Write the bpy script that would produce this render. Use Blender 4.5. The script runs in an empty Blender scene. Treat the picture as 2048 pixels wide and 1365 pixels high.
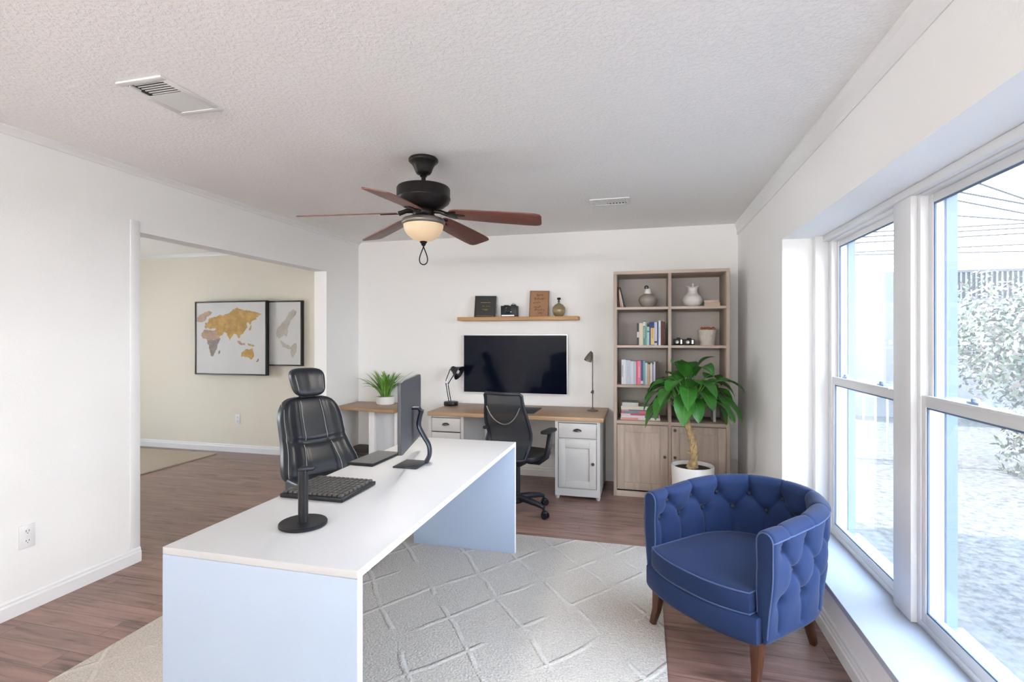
import bpy, bmesh, math, random
from mathutils import Vector, Matrix
random.seed(7)
PI = math.pi
C = bpy.context.scene.collection
S = bpy.context.scene

# ------------------------------------------------------------------ camera
F = 1030.0; TH = math.radians(14.37); HZ = 675.0; CAMZ = 1.413
cd = bpy.data.cameras.new('camera'); cam = bpy.data.objects.new('camera', cd); C.objects.link(cam)
cd.sensor_width = 36; cd.lens = F / 2048 * 36; cd.shift_y = -7.5 / 2048; cd.clip_start = .02; cd.clip_end = 200
cam.location = (0, 0, CAMZ); cam.rotation_euler = (PI / 2, 0, TH)
S.camera = cam
S.view_settings.view_transform = 'Standard'; S.view_settings.look = 'None'
S.view_settings.gamma = 1; S.view_settings.use_curve_mapping = False
S.view_settings.exposure = 1.04

def at(u, v, d):                     # a point of the place seen in direction (u, v) at distance d along the view axis
    l = (u - 1024) / F * d
    return Vector((-math.sin(TH) * d + math.cos(TH) * l, math.cos(TH) * d + math.sin(TH) * l, CAMZ - (v - HZ) / F * d))

# ------------------------------------------------------------------ sky, sun, daylight
w = bpy.data.worlds.new('sky'); S.world = w; w.use_nodes = True
nt = w.node_tree; bg = nt.nodes['Background']
geo = nt.nodes.new('ShaderNodeTexCoord'); sep = nt.nodes.new('ShaderNodeSeparateXYZ'); rmp = nt.nodes.new('ShaderNodeValToRGB')
nt.links.new(geo.outputs['Generated'], sep.inputs[0]); nt.links.new(sep.outputs['Z'], rmp.inputs[0]); nt.links.new(rmp.outputs[0], bg.inputs[0])
rmp.color_ramp.elements[0].position = .0; rmp.color_ramp.elements[0].color = (.92, .955, 1, 1)
rmp.color_ramp.elements[1].position = .8; rmp.color_ramp.elements[1].color = (.52, .72, 1, 1)
bg.inputs[1].default_value = 7.0
sd = bpy.data.lights.new('sun', 'SUN'); sun = bpy.data.objects.new('sun', sd); C.objects.link(sun)
sd.energy = 8.0; sd.angle = .02; sd.color = (1, .95, .88)
sun.rotation_euler = Vector((.50, -.32, -.95)).to_track_quat('-Z', 'Y').to_euler(); sun.location = (-5, 5, 12)

def area(name, loc, direction, sx, sy, power, color=(1, 1, 1), portal=False):
    ad = bpy.data.lights.new(name, 'AREA'); ad.shape = 'RECTANGLE'; ad.size = sx; ad.size_y = sy; ad.energy = power; ad.color = color
    if portal: ad.cycles.is_portal = True
    o = bpy.data.objects.new(name, ad); C.objects.link(o); o.location = loc
    o.rotation_euler = Vector(direction).to_track_quat('-Z', 'Y').to_euler()
    return o
# daylight of the adjoining room's window, and a portal along the row of windows in the right wall
area('rear_ceiling_fill', (-1.2, -3.74, 1.85), (0, .3, 1), 3.3, .6, 235, (1, .965, .92))  # added fill behind the camera, aimed up to brighten the ceiling
area('adjoining_window_daylight', (-7.62, 2.9, 1.15), (1, 0, 0), 1.4, 1.2, 14, (.86, .93, 1))
area('side_window_portal', (1.27, 2.25, 1.13), (-1, 0, 0), 2.7, 1.8, 1, portal=True)

# ------------------------------------------------------------------ materials
def mat(name, col, rough=.5, metal=0, spec=.5, bump=0, bscale=200, bdist=.002, var=0, vscale=6, sheen=0, coat=0, emit=None, estr=0, alpha=1, trans=0):
    m = bpy.data.materials.new(name); m.use_nodes = True; n = m.node_tree.nodes; L = m.node_tree.links
    b = n['Principled BSDF']
    b.inputs['Base Color'].default_value = (*col, 1); b.inputs['Roughness'].default_value = rough; b.inputs['Metallic'].default_value = metal
    b.inputs['Specular IOR Level'].default_value = spec; b.inputs['Coat Weight'].default_value = coat
    b.inputs['Alpha'].default_value = alpha; b.inputs['Transmission Weight'].default_value = trans
    if sheen: b.inputs['Sheen Weight'].default_value = sheen; b.inputs['Sheen Roughness'].default_value = .4
    if emit: b.inputs['Emission Color'].default_value = (*emit, 1); b.inputs['Emission Strength'].default_value = estr
    tc = n.new('ShaderNodeTexCoord')
    if var:
        no = n.new('ShaderNodeTexNoise'); no.inputs['Scale'].default_value = vscale; no.inputs['Detail'].default_value = 4
        L.new(tc.outputs['Object'], no.inputs['Vector'])
        r = n.new('ShaderNodeValToRGB'); r.color_ramp.elements[0].position = .3; r.color_ramp.elements[1].position = .7
        r.color_ramp.elements[0].color = (*[max(0, c * (1 - var)) for c in col], 1); r.color_ramp.elements[1].color = (*[min(1, c * (1 + var)) for c in col], 1)
        L.new(no.outputs[0], r.inputs[0]); L.new(r.outputs[0], b.inputs['Base Color'])
    if bump:
        no = n.new('ShaderNodeTexNoise'); no.inputs['Scale'].default_value = bscale; no.inputs['Detail'].default_value = 3
        L.new(tc.outputs['Object'], no.inputs['Vector'])
        bp = n.new('ShaderNodeBump'); bp.inputs['Strength'].default_value = bump; bp.inputs['Distance'].default_value = bdist
        L.new(no.outputs[0], bp.inputs['Height']); L.new(bp.outputs[0], b.inputs['Normal'])
    return m

def wood(name, c1, c2, axis='x', scale=1.0, rough=.45, grain=22, stretch=14, coat=0):
    m = mat(name, c1, rough, coat=coat); n = m.node_tree.nodes; L = m.node_tree.links; b = n['Principled BSDF']
    tc = n.new('ShaderNodeTexCoord'); mp = n.new('ShaderNodeMapping'); L.new(tc.outputs['Object'], mp.inputs[0])
    s = [grain * scale] * 3; s['xyz'.index(axis)] = grain * scale / stretch; mp.inputs['Scale'].default_value = s
    no = n.new('ShaderNodeTexNoise'); no.inputs['Scale'].default_value = 1; no.inputs['Detail'].default_value = 6; no.inputs['Distortion'].default_value = .6
    L.new(mp.outputs[0], no.inputs['Vector'])
    r = n.new('ShaderNodeValToRGB'); r.color_ramp.elements[0].position = .32; r.color_ramp.elements[1].position = .68
    r.color_ramp.elements[0].color = (*c2, 1); r.color_ramp.elements[1].color = (*c1, 1)
    L.new(no.outputs[0], r.inputs[0]); L.new(r.outputs[0], b.inputs['Base Color'])
    bp = n.new('ShaderNodeBump'); bp.inputs['Strength'].default_value = .15; bp.inputs['Distance'].default_value = .001
    L.new(no.outputs[0], bp.inputs['Height']); L.new(bp.outputs[0], b.inputs['Normal'])
    return m

M = {}
M['wall'] = mat('wall paint', (.885, .88, .87), .75, bump=.25, bscale=90, bdist=.002)
M['wall_cream'] = mat('cream wall paint', (.78, .735, .64), .75, bump=.2, bscale=90, bdist=.002)
M['trim'] = mat('white trim paint', (.82, .82, .82), .4)
M['window_white'] = mat('white window vinyl', (.74, .74, .74), .35)
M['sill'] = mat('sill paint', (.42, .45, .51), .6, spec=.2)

def ceiling_mat():
    m = mat('textured ceiling', (.95, .94, .925), .85); n = m.node_tree.nodes; L = m.node_tree.links; b = n['Principled BSDF']
    tc = n.new('ShaderNodeTexCoord')
    a = n.new('ShaderNodeTexNoise'); a.inputs['Scale'].default_value = 55; a.inputs['Detail'].default_value = 5; a.inputs['Roughness'].default_value = .6
    L.new(tc.outputs['Object'], a.inputs['Vector'])
    r = n.new('ShaderNodeValToRGB'); r.color_ramp.elements[0].position = .45; r.color_ramp.elements[1].position = .6; L.new(a.outputs[0], r.inputs[0])
    bp = n.new('ShaderNodeBump'); bp.inputs['Strength'].default_value = .45; bp.inputs['Distance'].default_value = .004
    L.new(r.outputs[0], bp.inputs['Height']); L.new(bp.outputs[0], b.inputs['Normal'])
    return m
M['ceiling'] = ceiling_mat()

def floor_mat():
    m = mat('laminate planks', (.3, .2, .17), .33, spec=.5); n = m.node_tree.nodes; L = m.node_tree.links; b = n['Principled BSDF']
    tc = n.new('ShaderNodeTexCoord')
    br = n.new('ShaderNodeTexBrick'); br.inputs['Scale'].default_value = 1; br.inputs['Brick Width'].default_value = 1.25; br.inputs['Row Height'].default_value = .125
    br.inputs['Mortar Size'].default_value = .0012; br.inputs['Color1'].default_value = (0, 0, 0, 1); br.inputs['Color2'].default_value = (1, 1, 1, 1); br.inputs['Mortar'].default_value = (.5, .5, .5, 1)
    br.offset = .37; br.offset_frequency = 2
    L.new(tc.outputs['Object'], br.inputs['Vector'])
    mp = n.new('ShaderNodeMapping'); mp.inputs['Scale'].default_value = (1.6, 16, 1); L.new(tc.outputs['Object'], mp.inputs[0])
    ad = n.new('ShaderNodeVectorMath'); ad.operation = 'ADD'; L.new(mp.outputs[0], ad.inputs[0])
    sc = n.new('ShaderNodeVectorMath'); sc.operation = 'SCALE'; sc.inputs['Scale'].default_value = 9; L.new(br.outputs['Color'], sc.inputs[0]); L.new(sc.outputs[0], ad.inputs[1])
    no = n.new('ShaderNodeTexNoise'); no.inputs['Scale'].default_value = 1.6; no.inputs['Detail'].default_value = 7; no.inputs['Distortion'].default_value = .8; L.new(ad.outputs[0], no.inputs['Vector'])
    r = n.new('ShaderNodeValToRGB'); e = r.color_ramp.elements
    e[0].position = .28; e[0].color = (.10, .056, .046, 1); e[1].position = .72; e[1].color = (.36, .22, .182, 1)
    k = e.new(.45); k.color = (.245, .145, .120, 1)
    L.new(no.outputs[0], r.inputs[0])
    mx = n.new('ShaderNodeMix'); mx.data_type = 'RGBA'; mx.blend_type = 'MULTIPLY'; mx.inputs[0].default_value = 1
    rr = n.new('ShaderNodeValToRGB'); rr.color_ramp.elements[0].color = (.82, .82, .82, 1); rr.color_ramp.elements[1].color = (1.0, 1.0, 1.0, 1); L.new(br.outputs['Color'], rr.inputs[0])
    L.new(r.outputs[0], mx.inputs[6]); L.new(rr.outputs[0], mx.inputs[7])
    m2 = n.new('ShaderNodeMix'); m2.data_type = 'RGBA'; m2.inputs[7].default_value = (.05, .03, .025, 1)
    L.new(br.outputs['Fac'], m2.inputs[0]); L.new(mx.outputs[2], m2.inputs[6]); L.new(m2.outputs[2], b.inputs['Base Color'])
    return m
M['floor'] = floor_mat()

def rug_mat(name, c1, c2, lines=True):
    m = mat(name, c1, .95, spec=.1); n = m.node_tree.nodes; L = m.node_tree.links; b = n['Principled BSDF']
    tc = n.new('ShaderNodeTexCoord')
    no = n.new('ShaderNodeTexNoise'); no.inputs['Scale'].default_value = 150; no.inputs['Detail'].default_value = 2; L.new(tc.outputs['Object'], no.inputs['Vector'])
    vo = n.new('ShaderNodeTexVoronoi'); vo.inputs['Scale'].default_value = 95; L.new(tc.outputs['Object'], vo.inputs['Vector'])
    r = n.new('ShaderNodeValToRGB'); r.color_ramp.elements[0].position = .3; r.color_ramp.elements[1].position = .7
    r.color_ramp.elements[0].color = (*c2, 1); r.color_ramp.elements[1].color = (*c1, 1); L.new(no.outputs[0], r.inputs[0])
    bp = n.new('ShaderNodeBump'); bp.inputs['Strength'].default_value = .7; bp.inputs['Distance'].default_value = .004
    L.new(vo.outputs['Distance'], bp.inputs['Height'])
    if lines:   # raised wandering lines woven into broken diamonds
        outs = []
        for ang in (38, -38):
            mp = n.new('ShaderNodeMapping'); mp.inputs['Rotation'].default_value = (0, 0, math.radians(ang)); L.new(tc.outputs['Object'], mp.inputs[0])
            wv = n.new('ShaderNodeTexWave'); wv.inputs['Scale'].default_value = 1.05; wv.inputs['Distortion'].default_value = 1.3; wv.inputs['Detail'].default_value = 2; wv.inputs['Detail Scale'].default_value = 1.5
            L.new(mp.outputs[0], wv.inputs['Vector'])
            rr = n.new('ShaderNodeValToRGB'); rr.color_ramp.elements[0].position = .975; rr.color_ramp.elements[1].position = .998; L.new(wv.outputs['Fac'], rr.inputs[0])
            outs.append(rr)
        a = n.new('ShaderNodeMath'); a.operation = 'MAXIMUM'; L.new(outs[0].outputs[0], a.inputs[0]); L.new(outs[1].outputs[0], a.inputs[1])
        gate = n.new('ShaderNodeTexNoise'); gate.inputs['Scale'].default_value = 3.5; L.new(tc.outputs['Object'], gate.inputs['Vector'])
        gr = n.new('ShaderNodeValToRGB'); gr.color_ramp.elements[0].position = .42; gr.color_ramp.elements[1].position = .52; L.new(gate.outputs[0], gr.inputs[0])
        g = n.new('ShaderNodeMath'); g.operation = 'MULTIPLY'; L.new(a.outputs[0], g.inputs[0]); L.new(gr.outputs[0], g.inputs[1])
        b2 = n.new('ShaderNodeBump'); b2.inputs['Strength'].default_value = .8; b2.inputs['Distance'].default_value = .008
        L.new(g.outputs[0], b2.inputs['Height']); L.new(bp.outputs[0], b2.inputs['Normal']); L.new(b2.outputs[0], b.inputs['Normal'])
        mx = n.new('ShaderNodeMix'); mx.data_type = 'RGBA'; mx.inputs[7].default_value = (.68, .64, .59, 1)
        g2 = n.new('ShaderNodeMath'); g2.operation = 'MULTIPLY'; g2.inputs[1].default_value = .38; L.new(g.outputs[0], g2.inputs[0])
        L.new(g2.outputs[0], mx.inputs[0]); L.new(r.outputs[0], mx.inputs[6]); L.new(mx.outputs[2], b.inputs['Base Color'])
    else:
        L.new(r.outputs[0], b.inputs['Base Color']); L.new(bp.outputs[0], b.inputs['Normal'])
    return m
M['rug'] = rug_mat('woven beige rug', (.60, .555, .50), (.42, .385, .345))
M['rug2'] = rug_mat('plain sand rug', (.62, .53, .43), (.54, .46, .37), False)

def glass_mat(name, gl=.07, tint=(1, 1, 1), haze=.0):
    m = bpy.data.materials.new(name); m.use_nodes = True; n = m.node_tree.nodes; L = m.node_tree.links; n.clear()
    out = n.new('ShaderNodeOutputMaterial'); t = n.new('ShaderNodeBsdfTransparent'); t.inputs[0].default_value = (*tint, 1)
    g = n.new('ShaderNodeBsdfGlossy'); g.inputs['Roughness'].default_value = .02
    lw = n.new('ShaderNodeLayerWeight'); lw.inputs[0].default_value = .06
    mx = n.new('ShaderNodeMixShader'); L.new(lw.outputs[1], mx.inputs[0]); L.new(t.outputs[0], mx.inputs[1]); L.new(g.outputs[0], mx.inputs[2])
    if haze:
        d = n.new('ShaderNodeBsdfTranslucent'); d.inputs[0].default_value = (.95, .97, 1, 1)
        m2 = n.new('ShaderNodeMixShader'); m2.inputs[0].default_value = haze; L.new(mx.outputs[0], m2.inputs[1]); L.new(d.outputs[0], m2.inputs[2]); L.new(m2.outputs[0], out.inputs[0])
    else: L.new(mx.outputs[0], out.inputs[0])
    return m
M['glass'] = glass_mat('window glass', haze=.02)

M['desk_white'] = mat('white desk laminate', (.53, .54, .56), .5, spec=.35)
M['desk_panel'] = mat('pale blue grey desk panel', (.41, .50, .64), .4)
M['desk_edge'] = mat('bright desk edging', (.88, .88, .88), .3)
M['black'] = mat('black plastic', (.009, .010, .012), .42, spec=.35)
M['black_satin'] = mat('black satin metal', (.012, .013, .016), .36, metal=.2, spec=.35)
M['dark_metal'] = mat('dark grey metal', (.028, .032, .042), .38, metal=.5)
M['leather'] = mat('black leather', (.009, .012, .018), .38, spec=.38, bump=.25, bscale=260, bdist=.0008)
M['stitch'] = mat('pale stitching', (.35, .37, .40), .6)
M['bronze'] = mat('oil rubbed bronze', (.014, .012, .011), .38, metal=.3, spec=.35)
M['pewter'] = mat('antique pewter', (.22, .20, .17), .4, metal=.7)
M['blade'] = wood('fan blade cherry', (.20, .075, .055), (.155, .055, .042), 'x', grain=14, rough=.42)
M['bowl'] = mat('lit alabaster glass', (.52, .41, .28), .35, emit=(1, .70, .42), estr=.16)
M['oak_top'] = wood('honey oak worktop', (.40, .265, .16), (.32, .20, .115), 'x', grain=18, rough=.4)
M['oak_shelf'] = wood('golden oak shelf', (.50, .285, .125), (.40, .215, .09), 'x', grain=18, rough=.5)
M['greige_paint'] = mat('pale grey cabinet paint', (.50, .49, .475), .45)
M['bookcase'] = wood('limed oak', (.50, .41, .34), (.37, .295, .24), 'z', grain=20, rough=.55)
M['bookcase_x'] = wood('limed oak across', (.55, .45, .37), (.43, .345, .28), 'x', grain=20, rough=.55)
M['bookcase_back'] = mat('taupe back panel', (.50, .46, .43), .6)
M['screen'] = mat('television screen', (.003, .005, .012), .06, spec=.16)
M['silver'] = mat('silver trim', (.75, .75, .76), .3, metal=.6)
M['chrome'] = mat('chrome', (.75, .76, .78), .12, metal=1)
M['white_ceramic'] = mat('white ceramic', (.80, .79, .76), .3)
M['stoneware'] = mat('cream stoneware', (.62, .58, .53), .55, bump=.3, bscale=120)
M['taupe_ceramic'] = mat('taupe ceramic', (.33, .30, .26), .3)
M['soil'] = mat('potting soil', (.055, .045, .03), .95, bump=1, bscale=60, bdist=.02, var=.5, vscale=40)
M['leaf'] = mat('glossy green leaf', (.028, .145, .016), .36, spec=.5, var=.35, vscale=9)
M['leaf_vein'] = mat('pale leaf vein', (.16, .34, .08), .5)
M['grass_leaf'] = mat('blade leaf green', (.15, .33, .055), .45, var=.4, vscale=12)
M['bark'] = mat('pale bark', (.42, .29, .15), .85, bump=1, bscale=45, bdist=.01, var=.35, vscale=30)
M['velvet'] = mat('navy upholstery', (.012, .026, .082), .8, spec=.2, bump=.12, bscale=600, bdist=.0005, sheen=.10)
M['piping'] = mat('blue piping', (.045, .075, .17), .8)
M['button'] = mat('navy button', (.008, .014, .035), .7)
M['leg_wood'] = wood('walnut leg', (.085, .030, .014), (.045, .016, .009), 'z', grain=20, rough=.3)
M['smoke_glass'] = mat('smoked amber glass', (.40, .32, .17), .08, spec=.8, trans=.45)
M['kraft'] = wood('brown board', (.36, .185, .085), (.30, .15, .07), 'z', grain=14, rough=.6)
M['ink'] = mat('dark lettering', (.05, .02, .012), .6)
M['gold'] = mat('gold lettering', (.55, .42, .16), .4, metal=.5)
M['paper'] = mat('book pages', (.72, .69, .62), .9)
M['canvas'] = mat('pale map paper', (.66, .655, .65), .8, var=.04, vscale=3)
M['frame_black'] = mat('black frame', (.012, .012, .013), .45)
M['plate'] = mat('outlet plastic', (.80, .80, .80), .35)
M['slot'] = mat('dark slot', (.03, .03, .035), .6)
M['vent'] = mat('vent enamel', (.78, .78, .77), .4)
M['vent_dark'] = mat('duct interior', (.03, .03, .03), .8)

# ------------------------------------------------------------------ mesh building
class MB:
    def __init__(s): s.v = []; s.f = []
    def add(s, vs, fs):
        b = len(s.v); s.v += [tuple(p) for p in vs]; s.f += [tuple(i + b for i in f) for f in fs]; return s
    def box(s, x0, x1, y0, y1, z0, z1):
        return s.add([(x0,y0,z0),(x1,y0,z0),(x1,y1,z0),(x0,y1,z0),(x0,y0,z1),(x1,y0,z1),(x1,y1,z1),(x0,y1,z1)],
                     [(0,3,2,1),(4,5,6,7),(0,1,5,4),(1,2,6,5),(2,3,7,6),(3,0,4,7)])
    def lathe(s, prof, c=(0,0,0), n=32, sx=1, sy=1, closed=False):
        vs = []; fs = []; k = len(prof)
        for i in range(n):
            a = 2 * PI * i / n
            for r, z in prof: vs.append((c[0] + r * math.cos(a) * sx, c[1] + r * math.sin(a) * sy, c[2] + z))
        for i in range(n):
            j = (i + 1) % n
            for q in range(k - 1 + (1 if closed else 0)):
                q2 = (q + 1) % k; fs.append((i*k+q, j*k+q, j*k+q2, i*k+q2))
        if not closed:
            if prof[0][0] > 1e-5: fs.append(tuple(i*k for i in range(n))[::-1])
            if prof[-1][0] > 1e-5: fs.append(tuple(i*k+k-1 for i in range(n)))
        return s.add(vs, fs)
    def tube(s, pts, r, n=10, close=False, flat=1.0, up=None):
        pts = [Vector(p) for p in pts]; m = len(pts); rs = r if isinstance(r, (list, tuple)) else [r] * m
        vs = []; fs = []; ref = Vector(up) if up else None; prev = None
        for i, p in enumerate(pts):
            a = pts[(i - 1) % m] if (close or i > 0) else p; b = pts[(i + 1) % m] if (close or i < m - 1) else p
            t = (b - a); t = t.normalized() if t.length > 1e-9 else Vector((0, 0, 1))
            if ref is not None: x = ref - ref.dot(t) * t
            elif prev is None: x = Vector((0, 0, 1)).cross(t) if abs(t.z) < .95 else Vector((1, 0, 0)) - t * t.x
            else: x = prev - prev.dot(t) * t
            x.normalize(); prev = x; y = t.cross(x)
            for q in range(n):
                an = 2 * PI * q / n; vs.append(p + x * math.cos(an) * rs[i] + y * math.sin(an) * rs[i] * flat)
        for i in range(m if close else m - 1):
            j = (i + 1) % m
            for q in range(n): fs.append((i*n+q, i*n+(q+1)%n, j*n+(q+1)%n, j*n+q))
        if not close: fs.append(tuple(range(n))[::-1]); fs.append(tuple(range((m-1)*n, m*n)))
        return s.add(vs, fs)
    def cyl(s, a, b, r0, r1=None, n=24): return s.tube([a, b], [r0, r1 if r1 is not None else r0], n)
    def grid(s, fn, nu, nv, cu=False, cv=False):
        vs = [fn(i / (nu if cu else nu - 1), j / (nv if cv else nv - 1)) for i in range(nu) for j in range(nv)]; fs = []
        for i in range(nu if cu else nu - 1):
            for j in range(nv if cv else nv - 1):
                i2 = (i + 1) % nu; j2 = (j + 1) % nv; fs.append((i*nv+j, i2*nv+j, i2*nv+j2, i*nv+j2))
        return s.add(vs, fs)
    def prism(s, poly, fn, a, b):     # poly of 2-D points, fn(p, h) -> 3-D
        n = len(poly); vs = [fn(p, a) for p in poly] + [fn(p, b) for p in poly]
        fs = [tuple(range(n))[::-1], tuple(range(n, 2*n))] + [(i, (i+1)%n, n+(i+1)%n, n+i) for i in range(n)]
        return s.add(vs, fs)
    def lp(s, hx, hy, hz, p=5, n=10, fn=None, c=(0,0,0)):    # soft rounded block
        def face(ax, sg):
            def g(u, v):
                a, b = 2*u-1, 2*v-1; q = [0,0,0]; q[ax] = sg; q[(ax+1)%3] = a; q[(ax+2)%3] = b
                k = sum(abs(t)**p for t in q) ** (1/p); q = [t/k for t in q]
                P = (q[0]*hx, q[1]*hy, q[2]*hz); P = fn(*P) if fn else P
                return (P[0]+c[0], P[1]+c[1], P[2]+c[2])
            s.grid(g, n, n)
        for ax in range(3):
            for sg in (-1, 1): face(ax, sg)
        return s
    def build(s, name, m, parent=None, loc=(0,0,0), rot=(0,0,0), smooth=False, bevel=0, seg=2, merge=False, angle=38, tf=None):
        me = bpy.data.meshes.new(name); bm = bmesh.new(); vs = [bm.verts.new(tf @ Vector(p) if tf else p) for p in s.v]
        for f in s.f:
            try: bm.faces.new([vs[i] for i in f])
            except ValueError: pass
        if merge: bmesh.ops.remove_doubles(bm, verts=bm.verts, dist=1e-5)
        bmesh.ops.recalc_face_normals(bm, faces=bm.faces)
        if bevel:
            es = [e for e in bm.edges if len(e.link_faces) == 2 and e.calc_face_angle(0) > .5]
            bmesh.ops.bevel(bm, geom=es, offset=bevel, segments=seg, profile=.5, affect='EDGES', clamp_overlap=True)
        bm.to_mesh(me); bm.free()
        if smooth or bevel:
            for p in me.polygons: p.use_smooth = True
            me.set_sharp_from_angle(angle=math.radians(angle))
        me.materials.append(m); o = bpy.data.objects.new(name, me); C.objects.link(o)
        if parent: o.parent = parent
        o.location = loc; o.rotation_euler = rot
        return o

def thing(name, label, cat, loc=(0,0,0), rotz=0, group=None):
    o = bpy.data.objects.new(name, None); C.objects.link(o); o.location = loc; o.rotation_euler = (0, 0, rotz); o.empty_display_size = .05
    o['label'] = label; o['category'] = cat
    if group: o['group'] = group
    return o
def tag(o, label, cat, group=None, kind=None):
    o['label'] = label; o['category'] = cat
    if group: o['group'] = group
    if kind: o['kind'] = kind
    return o
def struct(o): o['kind'] = 'structure'; return o
def smoothstep(a, b, x):
    t = min(1, max(0, (x-a)/(b-a))); return t*t*(3-2*t)

# ------------------------------------------------------------------ the room
XL, XR, YB, YF, ZC = -3.09, .845, 5.15, -3.6, 2.469      # left, right, back, front (behind camera), ceiling
XO, YO = -7.5, 5.30                                        # adjoining room: far left, back
struct(MB().box(XO-.2, XR+.33, YF-.2, YO+.2, -.15, 0).build('floor', M['floor']))
struct(MB().box(XO-.75, XR+.65, YF-.35, YO+.6, ZC, ZC+.16).build('ceiling', M['ceiling']))
struct(MB().box(XL, XR+.33, YB, YO+.2, 0, ZC).build('wall_back', M['wall']))
wl = MB().box(XL-.14, XL, YF, 2.571, 0, ZC).box(XL-.14, XL, 2.571, 4.55, 2.078, ZC).box(XL-.14, XL, 4.55, YB, 0, ZC)
wl.box(XL-.14, XL, YB, YO, 0, ZC); struct(wl.build('wall_left', M['wall']))
WY0, WY1, WZ0, WZ1, WX = .93, 3.57, .24, 2.03, 1.085       # window recess
wr = MB().box(XR, XR+.33, YF, WY0, 0, ZC).box(XR, XR+.33, WY1, YB, 0, ZC).box(XR, XR+.33, WY0, WY1, WZ1, ZC).box(XR, XR+.33, WY0, WY1, 0, WZ0-.03)
struct(wr.build('wall_right', M['wall']))
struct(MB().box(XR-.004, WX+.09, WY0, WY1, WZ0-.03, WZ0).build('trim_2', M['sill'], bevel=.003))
wf = MB().box(XL-.14, -2.9, YF-.2, YF, 0, ZC).box(.5, XR+.33, YF-.2, YF, 0, ZC).box(-2.9, .5, YF-.2, YF, 2.2, ZC).box(-2.9, .5, YF-.2, YF, 0, 1.5)  # high rear opening added to let in light
struct(wf.build('wall_front', M['wall']))
struct(MB().box(XO-.2, XL, YO, YO+.2, 0, ZC).build('wall_adjoining_back', M['wall_cream']))
wa = MB().box(XO-.2, XO, 1.0, 2.2, 0, ZC).box(XO-.2, XO, 3.6, YO, 0, ZC).box(XO-.2, XO, 2.2, 3.6, 1.75, ZC).box(XO-.2, XO, 2.2, 3.6, 0, .55)
struct(wa.build('wall_adjoining_left', M['wall_cream']))
struct(MB().box(XO-.2, XL-.14, .8, 1.0, 0, ZC).build('wall_adjoining_front', M['wall_cream']))

# baseboards, crown, trim strips
def base_profile(): return [(0,0),(.016,0),(.016,.062),(.011,.072),(.011,.082),(.005,.092),(0,.092)]
def run(name, profile, p0, p1, inward, z=0, m=None, flip=False):
    p0, p1, n = Vector(p0), Vector(p1), Vector(inward); 
    mb = MB(); mb.prism(profile, lambda q, h: (p0 + (p1-p0)*h + n*q[0] + Vector((0,0,z + (-q[1] if flip else q[1])))), 0, 1)
    return struct(mb.build(name, m or M['trim']))
run('baseboard_left', base_profile(), (XL, YF, 0), (XL, 2.571, 0), (1,0,0))
run('baseboard_left_far', base_profile(), (XL, 4.55, 0), (XL, YB, 0), (1,0,0))
run('baseboard_back', base_profile(), (XL, YB, 0), (XR, YB, 0), (0,-1,0))
bp2 = [(0,0),(.018,0),(.018,.055),(.013,.06),(.013,.075),(.009,.08),(.009,.094),(.004,.10),(0,.10)]
run('baseboard_right', bp2, (XR, YF, 0), (XR, YB, 0), (-1,0,0))
run('baseboard_adjoining', base_profile(), (XO, YO, 0), (XL-.14, YO, 0), (0,-1,0))
crown = [(0,0),(.028,0),(.028,.012),(.02,.03),(.012,.06),(.012,.092),(.005,.108),(0,.108)]
run('trim_3', crown, (XR, YF, 0), (XR, YB, 0), (-1,0,0), z=ZC, flip=True)
cl_ = [(0,0),(.03,0),(.03,.008),(.012,.026),(.008,.04),(0,.04)]
run('trim_4', cl_, (XL, YF, 0), (XL, YB, 0), (1,0,0), z=ZC, flip=True)
run('trim_5', cl_, (XO, YO, 0), (XL-.14, YO, 0), (0,-1,0), z=ZC, flip=True)
struct(MB().box(XL, XL+.005, 2.508, 2.571, .092, 2.145).build('trim_6', M['trim'], bevel=.0015))
struct(MB().box(1.015, WX+.09, WY1-.062, WY1, WZ0, WZ1).build('trim_7', M['window_white'], bevel=.003))

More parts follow.
